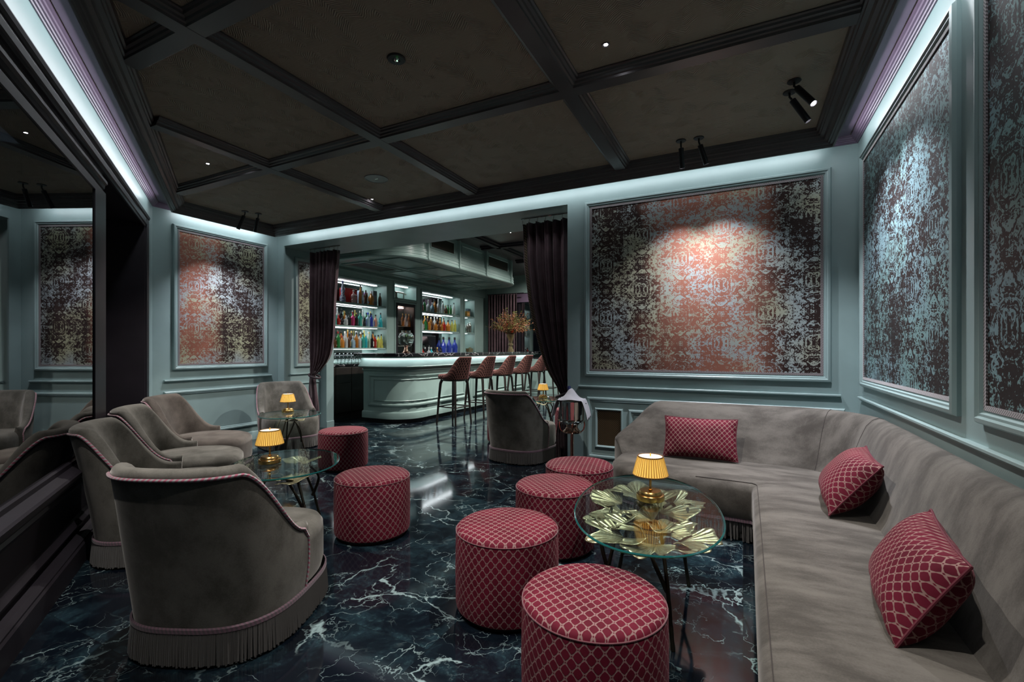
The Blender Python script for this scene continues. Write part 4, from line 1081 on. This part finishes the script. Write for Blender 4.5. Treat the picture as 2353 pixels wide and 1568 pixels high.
# ------------------------------------------------------------------ vase of flowers on the far end of the counter
vx, vy, vz = -5.50, 10.95, 1.222
t = thing('flower_vase', 'tall waisted glass vase on the far end of the bar counter', 'vase', (vx, vy, vz))
m = MB(); m.lathe([(.0005, 0), (.085, 0), (.088, .01), (.07, .06), (.045, .13), (.040, .15), (.062, .165), (.072, .19), (.062, .215), (.042, .23), (.05, .27), (.09, .38), (.118, .46), (.112, .46), (.08, .37), (.035, .24), (.0005, .22)], 40); m.build('glass', Mat('amber_vase_glass').set(col=(.80, .66, .36), rough=.04, trans=.9, ior=1.42).m, t, ang=60)
t = thing('flower_arrangement', 'big dried orange and green flower arrangement in the vase', 'flowers', (vx, vy, vz+.28))
g = random.Random(4)
m = MB(); mg = MB(); mo = MB()
for k in range(150):
    a = g.uniform(0, 2*PI); el = g.uniform(.15, 1.45); L = g.uniform(.38, .66); dx, dy = math.cos(a)*math.cos(el), math.sin(a)*math.cos(el); dz = math.sin(el)
    p0 = Vector((0, 0, .05)); p1 = Vector((dx*.10, dy*.10, .22)); p2 = p1+Vector((dx, dy, dz))*L
    m.tube(smooth_pts([p0, p1, p1.lerp(p2, .5)+Vector((0, 0, .03)), p2], 3), [.003]*9+[.0015], 4, caps=False)
    tg = mg if k % 3 == 0 else mo
    for q in range(16):
        c_ = p1.lerp(p2, g.uniform(.35, 1.03))+Vector((g.gauss(0, .02), g.gauss(0, .02), g.gauss(0, .02))); r = g.uniform(.013, .030)
        d1 = Vector((g.gauss(0, 1), g.gauss(0, 1), g.gauss(0, 1))).normalized()*r; d2 = d1.cross(Vector((g.gauss(0, 1), g.gauss(0, 1), g.gauss(0, 1)))).normalized()*r*.45
        tg.quad(c_-d1, c_+d2, c_+d1, c_-d2)
m.build('stems', plain((.10, .07, .03), .8), t)
mg.build('green_foliage', plain((.10, .11, .015), .8), t, smooth=False); mo.build('russet_foliage', plain((.17, .055, .015), .8), t, smooth=False)
for k in range(9):
    a = g.uniform(0, 2*PI); r = g.uniform(.08, .22); z = g.uniform(.20, .42); q = MB()
    for e in range(3):
        P = []
        for i in range(14):
            th = 2*PI*i/14+e*.3; P.append([((.006+.042*math.sin(PI*.5*j/5)*(1-.2*e)*(1+.12*(i % 2)))*math.cos(th), (.006+.042*math.sin(PI*.5*j/5)*(1-.2*e)*(1+.12*(i % 2)))*math.sin(th), .012*j+.006*e) for j in range(6)])
        q.grid(P, cu=True)
    q.build('blossom', plain((.42, .09, .03) if k % 2 else (.45, .17, .07), .7), t, loc=(r*math.cos(a), r*math.sin(a), z), rot=(math.sin(a)*-.9, math.cos(a)*.9, 0))

# ------------------------------------------------------------------ ceiling fittings
def spot(label, p, tip, power, aim, size=46, blend=.6):
    t = thing('ceiling_spotlight', label, 'spotlight', (*p, ZC), group='black tube ceiling spotlights')
    d = (Vector(tip)-Vector((*p, ZC-.03))).normalized(); e0 = d*.03+Vector((0, 0, -.03)); e1 = Vector(tip)-Vector((*p, ZC))
    m = MB(); m.lathe([(.0005, 0), (.040, 0), (.042, -.004), (.038, -.008), (.0005, -.009)], 28); m.build('ceiling_plate', M['blackmetal'], t)
    m = MB(); m.tube([(0, 0, -.005), (0, 0, -.035), tuple(e0)], .007, 8); m.build('joint', M['blackmetal'], t)
    m = MB(); m.tube([e0-d*.001, e0, e0.lerp(e1, .02), e0.lerp(e1, .99), e1], [.001, .014, .021, .021, .0205], 20, caps=False); m.tube([e1-d*.04, e1], [.017, .0203], 20, caps=False); m.build('tube', M['blackmetal'], t, ang=40)
    m = MB(); m.tube([e1-d*.036, e1-d*.032], .0165, 16); m.build('lens', M['lens'], t)
    light('spot_beam', 'SPOT', tuple(e1+d*.02), power, (.93, .93, 1.0), tuple(e1+d*.02+(Vector(aim)-(Vector((*p, ZC))+e1)).normalized()), t, spot_size=R(size), spot_blend=blend, shadow_soft_size=.012)
spot('left black tube spotlight above the wide damask panel', (-.47, 4.14), (-.465, 4.19, 2.84), 18, (-.66, 4.70, .55), 86, 1.0)
spot('right black tube spotlight above the wide damask panel, tilted', (-.33, 4.15), (-.275, 4.21, 2.85), 18, (.06, 4.70, .55), 86, 1.0)
spot('left black tube spotlight in the far left ceiling corner', (-5.70, 3.78), (-5.78, 3.74, 2.83), 15, (-6.30, 3.65, .5), 86, 1.0)
spot('right black tube spotlight in the far left ceiling corner', (-5.64, 3.92), (-5.72, 3.93, 2.83), 15, (-6.30, 4.05, .5), 86, 1.0)
spot('black tube spotlight by the right wall with its bright lens showing', (.30, 3.55), (.40, 3.47, 2.85), 26, (.85, 3.15, .7), 88, 1.0)
spot('black tube spotlight by the right wall, the lower of the two', (.285, 3.69), (.395, 3.70, 2.84), 26, (.85, 3.85, .7), 88, 1.0)
def downlight(label, x, y, power, z=ZC, size=100, lens=True, par=None):
    t = thing('downlight', label, 'downlight', (x, y, z), group='small recessed ceiling downlights')
    m = MB(); m.lathe([(.012, .004), (.012, -.002), (.022, -.004), (.024, -.002), (.024, .004)], 24); m.build('trim_ring', M['tray'], t)
    m = MB(); m.lathe([(.0005, -.001), (.0125, -.001)], 16); m.build('lens', M['lens'], t)
    light('down_beam', 'SPOT', (0, 0, -.01), power, (1.0, .95, .90), (0, 0, -1), t, spot_size=R(size), spot_blend=1.0, shadow_soft_size=.02)
downlight('pinpoint ceiling downlight in the coffer nearest the sofa', -.71, 2.64, 52)
downlight('tiny ceiling downlight in the triangular coffer at left', -4.55, 2.65, 44)
downlight('tiny ceiling downlight just behind the round speaker', -3.90, 4.14, 34)
downlight('added unseen fill downlight above the near armchair', -1.9, 1.0, 40)  # downlights out of view are added as fill for the lounge
downlight('added unseen fill downlight above the long sofa', .05, .9, 30)
downlight('added unseen fill downlight behind the viewer', -.35, -.45, 34)
downlight('added unseen fill downlight near the window wall', -1.75, .15, 30)
for x, y, pw, lb in ((-3.9, 6.3, 66, 'added bar room fill light nearest the doorway'), (-3.9, 7.75, 66, 'added bar room fill light above the second bar stool'), (-3.9, 9.45, 66, 'added bar room fill light above the fourth bar stool'), (-3.9, 11.1, 66, 'added bar room fill light above the farthest bar stool'),
                     (-1.6, 7.75, 60, 'added bar room fill light over the lounge tables beyond the curtain'), (-5.0, 11.6, 24, 'added bar room fill light near the back window curtain')):
    downlight(lb, x, y, pw, 3.48, 165)  # bar ceiling downlights are added to brighten the bar room
t = thing('smoke_detector', 'round dark ceiling detector with a tiny green light', 'detector', (-1.88, 2.20, ZC))
m = MB(); m.lathe([(.0005, 0), (.055, 0), (.056, -.005), (.050, -.010), (.024, -.011), (.022, -.006), (.0005, -.006)], 36); m.build('housing', M['blackmetal'], t, ang=30)
m = MB(); m.lathe([(.0005, -.006), (.018, -.007), (.014, -.014), (.0005, -.017)], 20); m.build('sensor', M['steel'], t)
m = MB(); m.box(.004, .008, -.002, .002, -.019, -.0145); m.build('indicator', M['green'], t)
t = thing('ceiling_speaker', 'flat round speaker set in the ceiling coffer', 'speaker', (-3.39, 3.66, ZC))
m = MB(); m.lathe([(.0005, -.004), (.112, -.004), (.112, 0)], 48); m.build('grille', M['tray'], t)
m = MB(); m.lathe([(.111, 0), (.111, -.006), (.118, -.007), (.120, 0)], 48); m.build('rim', simple('grey_rim', (.16, .16, .16), .4), t, ang=30)
m = MB(); m.box(-.018, .018, -.004, .004, -.0055, -.0035); m.build('badge', M['steel'], t)

# ------------------------------------------------------------------ bottles and glassware
PRO = {'round': [(.0005, 0), (.036, 0), (.038, .006), (.038, .175), (.032, .205), (.016, .235), (.0135, .25), (.0135, .29)],
       'slim': [(.0005, 0), (.027, 0), (.029, .006), (.029, .20), (.024, .235), (.013, .275), (.0115, .30), (.0115, .34)],
       'squat': [(.0005, 0), (.046, 0), (.048, .008), (.050, .10), (.044, .145), (.020, .175), (.014, .19), (.014, .23)],
       'cone': [(.0005, 0), (.044, 0), (.045, .008), (.038, .12), (.022, .21), (.013, .25), (.0125, .29)],
       'flare': [(.0005, 0), (.034, 0), (.036, .006), (.042, .15), (.040, .18), (.018, .205), (.0145, .22), (.0145, .27)],
       'hour': [(.0005, 0), (.046, 0), (.050, .03), (.046, .09), (.026, .14), (.036, .19), (.032, .24), (.014, .29), (.013, .34)]}
_bm = {}
def bottle_meshes(kind, col, cap, lab, sq):
    k = (kind, col, cap, lab, sq)
    if k in _bm: return _bm[k]
    pr = PRO[kind]; n = 20
    def rad(a, r): return r if not sq or r < .02 else r*.86/max(abs(math.cos(a)), abs(math.sin(a)))**.75
    def lat(prof, nn=n):
        q = MB(); P = [[(rad(2*PI*i/nn+.39, r)*math.cos(2*PI*i/nn+.39), rad(2*PI*i/nn+.39, r)*math.sin(2*PI*i/nn+.39), z) for r, z in prof] for i in range(nn)]
        q.grid(P, cu=True); return q
    top = pr[-1]
    a = lat(pr).build('glass_body', bglass(col), ang=50)
    b = lat([(top[0]+.0015, top[1]-.022), (top[0]+.002, top[1]+.012), (top[0]+.001, top[1]+.016), (.0005, top[1]+.017)], 12).build('cap', plain(cap, .4, .3))
    out = [a, b]
    if lab:
        i = 3 if kind in ('round', 'slim', 'flare') else 2; r = max(p[0] for p in pr[:i+1])+.0012; zt_ = {'round': .15, 'slim': .15, 'squat': .095, 'cone': .10, 'flare': .13, 'hour': .07}[kind]
        r0 = r if kind != 'cone' else .0425; r1 = r if kind != 'cone' else .0405
        q = MB(); P = [[(rad(2*PI*j/n+.39, rr)*math.cos(2*PI*j/n+.39), rad(2*PI*j/n+.39, rr)*math.sin(2*PI*j/n+.39), z) for rr, z in ((r0, .035), (r1, zt_))] for j in range(n+1)][:14]
        q.grid(P); out.append(q.build('paper_label', plain(lab, .7)))
    for o in out: COL.objects.unlink(o)
    _bm[k] = out; return out
AMB, BRN, CLR, GRN, LGR, TEA, TUR, BLU, PNK, RED, YEL, DRK, ORG, COR, LBL = (.60, .22, .03), (.14, .05, .015), (.82, .88, .88), (.04, .30, .07), (.55, .75, .55), (.08, .55, .45), (.04, .55, .62), (.05, .09, .55), (.75, .06, .25), (.55, .03, .02), (.75, .72, .15), (.015, .014, .016), (.80, .30, .04), (.80, .38, .27), (.40, .62, .75)
CN_ = {AMB: 'amber', BRN: 'brown', CLR: 'clear', GRN: 'green', LGR: 'pale green', TEA: 'teal', TUR: 'turquoise', BLU: 'deep blue', PNK: 'pink', RED: 'red', YEL: 'yellow', DRK: 'dark', ORG: 'orange', COR: 'coral', LBL: 'pale blue'}
Kc, Gc, Sc, Wc, Rc = (.015, .015, .015), (.50, .36, .12), (.55, .55, .55), (.7, .68, .62), (.4, .03, .03)
CPN = {Kc: 'black', Gc: 'gold', Sc: 'silver', Wc: 'white', Rc: 'red', BLU: 'blue'}
LW, LK, LY, LB, LR = (.62, .60, .53), (.02, .02, .02), (.55, .42, .14), (.10, .14, .35), (.40, .05, .04)
ORD = ['leftmost', 'second', 'third', 'fourth', 'fifth', 'sixth', 'seventh', 'eighth', 'ninth', 'tenth', 'eleventh', 'twelfth', 'thirteenth', 'fourteenth', 'fifteenth', 'sixteenth', 'seventeenth', 'eighteenth', 'nineteenth', 'twentieth']
def bottle(kind, col, cap, lab, sq, x, y, z, s, label, grp):
    t = thing('bottle', label, 'bottle', (x, y, z+.0015), rnd.uniform(-.5, .5), grp)
    kind = kind.rstrip('*')
    for o in bottle_meshes(kind, col, cap, lab, sq): q = o.copy(); COL.objects.link(q); q.parent = t
    t.scale = (s, s, s); return t
def shelf_row(rows, z, place, grp, x=-7.20):
    rows = sorted(rows, key=lambda r: (r[6] if len(r) > 6 else 0, r[0]))
    fronts = [r for r in rows if not (len(r) > 6 and r[6])]; backs = [r for r in rows if len(r) > 6 and r[6]]
    for lst, bk in ((fronts, 0), (backs, 1)):
        for i, r in enumerate(lst):
            y, kind, col, cap, lab, s = r[:6]; sq = kind.endswith('*'); kind = kind.rstrip('*')
            lb = '%s bottle with %s cap, %s in %s row, %s' % (CN_[col], CPN[cap], ORD[i] if i == 0 else ORD[i]+' from left', 'back' if bk else 'front', place)
            bottle(kind, col, cap, lab, sq, x-(.095 if bk else 0)+rnd.uniform(-.008, .008), y, z, s, lb, grp)
G1, G2 = 'bottles in the left bar niche', 'bottles in the right bar niche'
P1, P2, P3 = 'top left-niche shelf', 'middle left-niche shelf', 'low left-niche shelf'
shelf_row([(7.30, 'slim', AMB, Kc, None, 1.12), (7.45, 'round*', BRN, Kc, LW, 1.0), (7.61, 'squat*', ORG, Sc, LB, 1.22), (7.88, 'round', BRN, Kc, LK, .95)], 2.24, P1, G1)
shelf_row([(6.62, 'round', TEA, Sc, LR, .95), (6.71, 'squat', RED, Rc, LW, .8), (6.80, 'squat', DRK, Kc, LW, .78), (6.90, 'squat', CLR, Sc, LW, .8), (6.99, 'round', DRK, Kc, LK, .85), (7.09, 'flare*', PNK, Rc, LR, 1.0), (7.19, 'round', DRK, Gc, LK, .9), (7.30, 'flare*', TEA, Sc, LW, 1.12), (7.41, 'cone', DRK, Sc, None, .7), (7.52, 'flare*', LBL, BLU, LB, 1.05), (7.63, 'round', BLU, Kc, LW, .95), (7.745, 'flare*', COR, Kc, LB, .95), (7.90, 'cone', TUR, Kc, LW, 1.05),
           (6.66, 'round', CLR, Wc, None, 1.05, 1), (6.76, 'slim', CLR, Sc, None, 1.0, 1), (6.86, 'round', DRK, Kc, None, 1.1, 1), (6.96, 'round', AMB, Gc, LW, .95, 1), (7.12, 'round', GRN, Kc, None, 1.0, 1), (7.24, 'slim', YEL, Gc, None, .95, 1), (7.38, 'round', CLR, Kc, LW, 1.0, 1), (7.47, 'slim', CLR, Sc, None, 1.0, 1), (7.58, 'round', GRN, Kc, LW, 1.0, 1), (7.69, 'slim', DRK, Gc, None, .95, 1)], 1.775, P2, G1)
shelf_row([(6.60, 'squat', BRN, Kc, LW, .95), (6.70, 'round', GRN, Rc, LW, 1.05), (6.80, 'squat', ORG, Rc, LK, 1.0), (6.90, 'round', CLR, Sc, LW, .95), (6.985, 'round*', BRN, Kc, LY, .95), (7.08, 'squat*', LBL, Sc, LB, 1.0), (7.18, 'round', AMB, Kc, LW, 1.05), (7.27, 'round*', CLR, Kc, LK, .95), (7.37, 'round', TEA, Kc, LW, 1.05), (7.46, 'round', TUR, Sc, None, .95), (7.55, 'slim', LGR, Gc, LW, .95), (7.64, 'round', DRK, Kc, LW, .95), (7.73, 'round*', RED, Kc, LW, .90), (7.835, 'flare', YEL, Kc, LY, 1.0), (7.93, 'cone', YEL, Kc, LK, 1.0),
           (6.65, 'round', AMB, Gc, None, 1.1, 1), (6.75, 'slim', DRK, Kc, None, 1.0, 1), (6.86, 'round', AMB, Kc, None, 1.1, 1), (6.96, 'round', CLR, Wc, None, 1.1, 1), (7.05, 'slim', AMB, Gc, None, 1.05, 1), (7.15, 'round', BRN, Gc, None, 1.15, 1), (7.28, 'round', CLR, Sc, None, 1.15, 1), (7.40, 'round', AMB, Sc, None, 1.1, 1), (7.51, 'slim', YEL, Gc, None, 1.05, 1), (7.63, 'slim', CLR, Sc, None, 1.0, 1), (7.76, 'round', AMB, Kc, None, 1.15, 1)], 1.32, P3, G1)
Q1, Q2 = 'top right-niche shelf', 'middle right-niche shelf'
shelf_row([(9.37, 'squat', RED, Kc, None, 1.0), (9.50, 'round', GRN, Kc, LW, .95), (9.65, 'squat', CLR, Wc, None, 1.15), (9.81, 'squat', LBL, Sc, LW, 1.05), (9.94, 'round', AMB, Kc, LR, 1.1), (10.09, 'round', CLR, Sc, LY, 1.1), (10.28, 'round*', CLR, Kc, None, 1.1), (10.42, 'squat', BRN, Gc, LY, .95), (10.53, 'round', GRN, Kc, LY, .85), (10.66, 'round', GRN, Kc, LY, .85), (10.82, 'round', CLR, Kc, LW, 1.1), (10.0, 'round', DRK, Kc, None, 1.2, 1), (10.2, 'slim', CLR, Sc, None, 1.1, 1), (9.6, 'round', CLR, Kc, None, 1.1, 1)], 2.24, Q1, G2)
shelf_row([(9.38, 'squat', CLR, Sc, LW, .95), (9.54, 'round', GRN, Sc, LW, 1.0), (9.69, 'round', ORG, Kc, LW, .95), (9.83, 'round', BRN, Kc, LW, .9), (9.97, 'squat', AMB, Sc, LW, 1.0), (10.10, 'squat', BRN, Kc, LW, .95), (10.22, 'squat', AMB, Kc, LW, .95), (10.36, 'flare', RED, Kc, None, 1.0), (10.54, 'squat', ORG, Kc, LY, 1.25), (10.72, 'round', YEL, Kc, None, 1.05), (10.86, 'round', YEL, Gc, None, 1.05), (9.45, 'round', CLR, Wc, None, 1.1, 1), (9.62, 'round', AMB, Gc, None, 1.2, 1), (9.76, 'round', BRN, Gc, None, 1.2, 1), (9.9, 'round', AMB, Wc, None, 1.15, 1), (10.04, 'round', CLR, Sc, None, 1.2, 1), (10.17, 'round', BRN, Sc, None, 1.2, 1), (10.30, 'round', AMB, Gc, None, 1.15, 1), (10.45, 'round', AMB, Kc, None, 1.2, 1)], 1.775, Q2, G2)
for k, y in enumerate((10.30, 10.57, 10.84)): bottle('round*', BLU, Kc, LB, True, -7.19, y, 1.0225, 1.95, 'square deep blue bottle at the foot of the right niche, %s of three' % ('leftmost', 'middle', 'rightmost')[k], 'three deep blue bottles')
for k, (y, c_, cp) in enumerate(((9.34, RED, Kc), (9.47, DRK, Sc), (9.60, CLR, Sc), (9.73, TUR, Sc), (9.86, DRK, Kc), (9.99, BRN, Gc), (10.12, DRK, Kc))):
    bottle('squat', c_, cp, None, False, -7.15-.02*(k % 2), y, 1.0225, 1.3, 'little %s bottle with %s cap at the foot of the right niche, %s' % (CN_[c_], CPN[cp], ORD[k] if k == 0 else ORD[k]+' from left'), 'small bottles behind the counter')
# champagne in the fridge
for k, y in enumerate((8.70, 8.82, 8.93)): bottle('round', (AMB, CLR, AMB)[k], Gc, LW, False, -7.24, y, 1.8325, 1.0, 'gold topped champagne bottle on the upper fridge shelf, %s of three' % ('leftmost', 'middle', 'rightmost')[k], 'champagne bottles in the fridge')
for k, y in enumerate((8.62, 8.80)): bottle('round', DRK, Gc, LW, False, -7.24, y, 1.3725, 1.0, 'dark champagne bottle on the lower fridge shelf, %s' % ('left one', 'right one')[k], 'champagne bottles in the fridge')
# painted ceramic bottle, red gift box with a skull-shaped bottle, other gift boxes
t = thing('ceramic_bottle', 'tall white and blue painted ceramic bottle at the left of the top shelf', 'bottle', (-7.16, 6.78, 2.242))
pp = [(r*1.2, z*1.12) for r, z in PRO['hour']]
m = MB(); m.lathe(pp, 28); q = Mat('blue_painted_ceramic'); u, v, _ = q.xyz(q.coord('UV')); M['cer'] = q.set(col=q.mix(q.noise(q.coord('UV'), 26, 1, .5, 2).ss(.5, .54), (.50, .50, .55), (.05, .06, .20)), rough=.2).m; m.build('body', M['cer'], t)
m = MB(); m.lathe([(.016, .37), (.020, .385), (.018, .42), (.0005, .425)], 16); m.build('stopper', plain((.04, .06, .30), .3), t)
t = thing('gift_box', 'red gift box with a round window behind the skull shaped bottle', 'box', (-7.275, 7.06, 2.24))
m = MB(); m.box(-.06, .06, -.20, .16, 0.001, .30); bevel(m.build('carton', plain((.30, .008, .012), .45), t, smooth=False), .003)
m = MB(); m.box(.058, .0605, -.185, -.02, .01, .29); m.build('side_panel', plain((.55, .015, .02), .45), t, smooth=False)
m = MB(); P = [[(.0612, .05+r*math.cos(2*PI*k/36), .15+r*1.05*math.sin(2*PI*k/36)) for r in (.0005, .115)] for k in range(36)]; m.grid(P, cu=True); m.build('round_window', plain((.75, .02, .03), .4), t)
t = thing('skull_bottle', 'clear skull shaped bottle in front of the red gift box', 'bottle', (-7.13, 7.04, 2.242))
m = MB(); m.lathe([(.0005, 0), (.045, 0), (.050, .02), (.052, .06), (.044, .075), (.050, .085), (.058, .12), (.050, .16), (.024, .185), (.016, .20), (.018, .235)], 24); m.build('glass_body', bglass((.75, .45, .45)), t)
m = MB(); m.lathe([(.02, .232), (.024, .24), (.022, .262), (.0005, .266)], 16); m.build('stopper', plain(Wc, .3), t)
for sy in (-1, 1):
    m = MB(); P = [[(.053+.002*math.cos(a), sy*.022+.012*rr*math.cos(a+1.57), .125+.013*rr*math.sin(a+1.57)) for rr in (.05, 1)] for a in [2*PI*k/14 for k in range(14)]]; m.grid(P, cu=True); m.build('eye_socket', plain((.12, .03, .03), .4), t)
for y, x, w_, h_, col, lb in ((7.40, -7.30, .09, .30, (.35, .50, .62), 'pale blue gift box behind the square brown bottle'), (7.53, -7.30, .07, .27, (.32, .16, .30), 'mauve gift box behind the bottles on the top shelf'), (7.755, -7.27, .12, .33, (.10, .11, .12), 'tall dark grey gift box on the top shelf'), (11.64, -7.25, .13, .24, (.06, .09, .11), 'dark gift box in the narrow right niche'), (11.47, -7.18, .16, .15, (.42, .22, .05), 'small amber gift box in the narrow right niche')):
    t = thing('gift_box', lb, 'box', (x, y, 2.24)); m = MB(); m.box(-.05, .05, -w_/2, w_/2, .001, h_); bevel(m.build('carton', plain(col, .5), t, smooth=False), .003)
    m = MB(); m.box(.0502, .0515, -w_*.36, w_*.36, h_*.3, h_*.7); m.build('front_label', plain(tuple(min(1, c_*1.7+.05) for c_ in col), .6), t, smooth=False)
for k, (y, h_) in enumerate(((11.44, .22), (11.54, .27), (11.64, .30))):
    t = thing('cocktail_shaker', 'silver cocktail shaker in the narrow right niche, %s of three' % ('leftmost and smallest', 'middle', 'rightmost and tallest')[k], 'shaker', (-7.18, y, 1.775), 0, 'cocktail shakers')
    m = MB(); m.lathe([(.0005, .001), (.034, .001), (.040, h_*.6), (.042, h_*.62)], 24); m.build('tumbler', M['steel'], t)
    m = MB(); m.lathe([(.042, h_*.62), (.036, h_*.75), (.020, h_*.84), (.020, h_*.95), (.012, h_), (.0005, h_)], 24); m.build('lid', M['steel'], t, ang=30)
for k, (y, col) in enumerate(((11.42, (.25, .18, .10)), (11.56, (.45, .40, .25)), (11.66, (.40, .36, .22)))):
    t = thing('tumbler', 'small metal tumbler at the bottom of the narrow right niche, %s' % ('left one', 'middle one', 'right one')[k], 'cup', (-7.10+.0, y, 1.0225), 0, 'small metal tumblers'); t.location.x = -7.14
    m = MB(); m.lathe([(.0005, .0), (.032, .0), (.042, .29+.03*(k % 2)), (.039, .29+.03*(k % 2)), (.029, .006)], 20); m.build('cup', plain(col, .3, .8), t)
# polished machine in the small niche above the fridge
t = thing('siphon', 'polished chrome appliance in the small niche above the fridge', 'appliance', (-7.25, 8.62, 2.472))
m = MB(); m.lathe([(.0005, .001), (.06, .001), (.06, .02), (.045, .04), (.045, .13), (.03, .16), (.0005, .165)], 24, (0, -.17, 0)); m.build('canister', M['steel'], t)
m = MB(); m.tube([(0, -.17, .15), (0, -.05, .155), (0, .10, .15), (0, .20, .13)], .022, 12); m.build('body_bar', M['steel'], t)
m = MB(); m.tube([(0, .12, .15), (0, .13, .002)], .016, 10); m.tube([(-.05, .13, .008), (.05, .13, .008)], .008, 8); m.build('foot', M['steel'], t)
# glass drinks dispenser on a stand on the counter
t = thing('drinks_dispenser', 'round glass drinks dispenser with leaves inside, on the bar counter', 'dispenser', (-5.85, 7.13, 1.2225))
m = MB(); m.lathe([(.0005, .001), (.075, .001), (.08, .01), (.05, .03), (.03, .10), (.05, .14), (.0005, .14)], 28); m.build('stand', M['copper'], t)
m = MB(); m.lathe([(.0005, .14), (.10, .145), (.135, .19), (.148, .25), (.145, .32), (.12, .375), (.085, .395), (.088, .43), (.084, .43), (.08, .395)], 40); m.build('glass_jar', M['stem'], t, ang=60)
m = MB(); m.lathe([(.0005, .145), (.097, .150), (.130, .19), (.143, .25), (.140, .30), (.0005, .30)], 36); m.build('drink', bglass((.62, .78, .66)), t)
m = MB(); g = random.Random(3)
for k in range(26):
    a = g.uniform(0, 6.28); c_ = Vector((.10*math.cos(a)*g.uniform(.4, 1), .10*math.sin(a)*g.uniform(.4, 1), g.uniform(.28, .315))); d1 = Vector((g.gauss(0, 1), g.gauss(0, 1), g.gauss(0, .5))).normalized()*.022; d2 = d1.cross(Vector((g.gauss(0, 1), g.gauss(0, 1), 1))).normalized()*.010
    m.quad(c_-d1, c_+d2, c_+d1, c_-d2)
m.build('mint_leaves', plain((.05, .16, .04), .6), t, smooth=False)
m = MB(); m.tube([(.12, -.06, .18), (.17, -.085, .18), (.175, -.087, .15)], .008, 8); m.build('tap', M['steel'], t)
# tilted coffee grinder / tap column beside the blue bottles
t = thing('espresso_machine', 'polished espresso machine with tilted front at the back of the right niche', 'coffee machine', (-7.30, 9.75, 1.0225))
m = MB(); m.box(-.10, .05, -.32, .38, .001, .06); m.box(-.12, -.02, -.32, .38, .06, .62); bevel(m.build('body', M['blackmetal'], t, smooth=False), .008)
m = MB(); m.quad((.04, -.30, .40), (.04, .0, .40), (-.015, .0, .60), (-.015, -.30, .60)); m.build('tilted_panel', M['steel'], t, smooth=False)
for y in (-.18, .04):
    m = MB(); m.tube([(.015, y, .36), (.02, y, .30)], .018, 12); m.tube([(.02, y, .31), (.055, y, .30)], .008, 8); m.build('group_head', M['steel'], t)
# stemware standing upside down and tumblers on the service cabinet
def glassware(y, x, kind, lb):
    t = thing('wine_glass' if kind else 'tumbler_glass', lb, 'glass', (x, y, 1.0055), 0, 'glasses on the service cabinet')
    m = MB()
    if kind:
        m.lathe([(.040, 0), (.043, .03), (.040, .075), (.020, .105), (.004, .115)], 20); m.build('bowl', M['stem'], t)
        m = MB(); m.lathe([(.004, .113), (.0035, .19), (.006, .205), (.034, .212), (.0005, .213)], 16); m.build('stem', M['stem'], t)
    else:
        m.lathe([(.0005, .002), (.032, .0), (.038, .10), (.036, .10), (.030, .008), (.0005, .008)], 20); m.build('cup', M['stem'], t)
for i, y in enumerate((6.42, 6.53, 6.63, 6.73, 6.83, 6.93, 7.03, 7.13)): glassware(y, -6.98, 1, 'upturned stem glass on the dark cabinet, %s in the back row' % (ORD[i] if i == 0 else ORD[i]+' from left'))
for i, y in enumerate((6.38, 6.47, 6.56, 6.65, 6.74, 6.83, 6.92, 7.01, 7.10)): glassware(y, -6.83, 0, 'short clear glass on the dark cabinet, %s in the front row' % (ORD[i] if i == 0 else ORD[i]+' from left'))
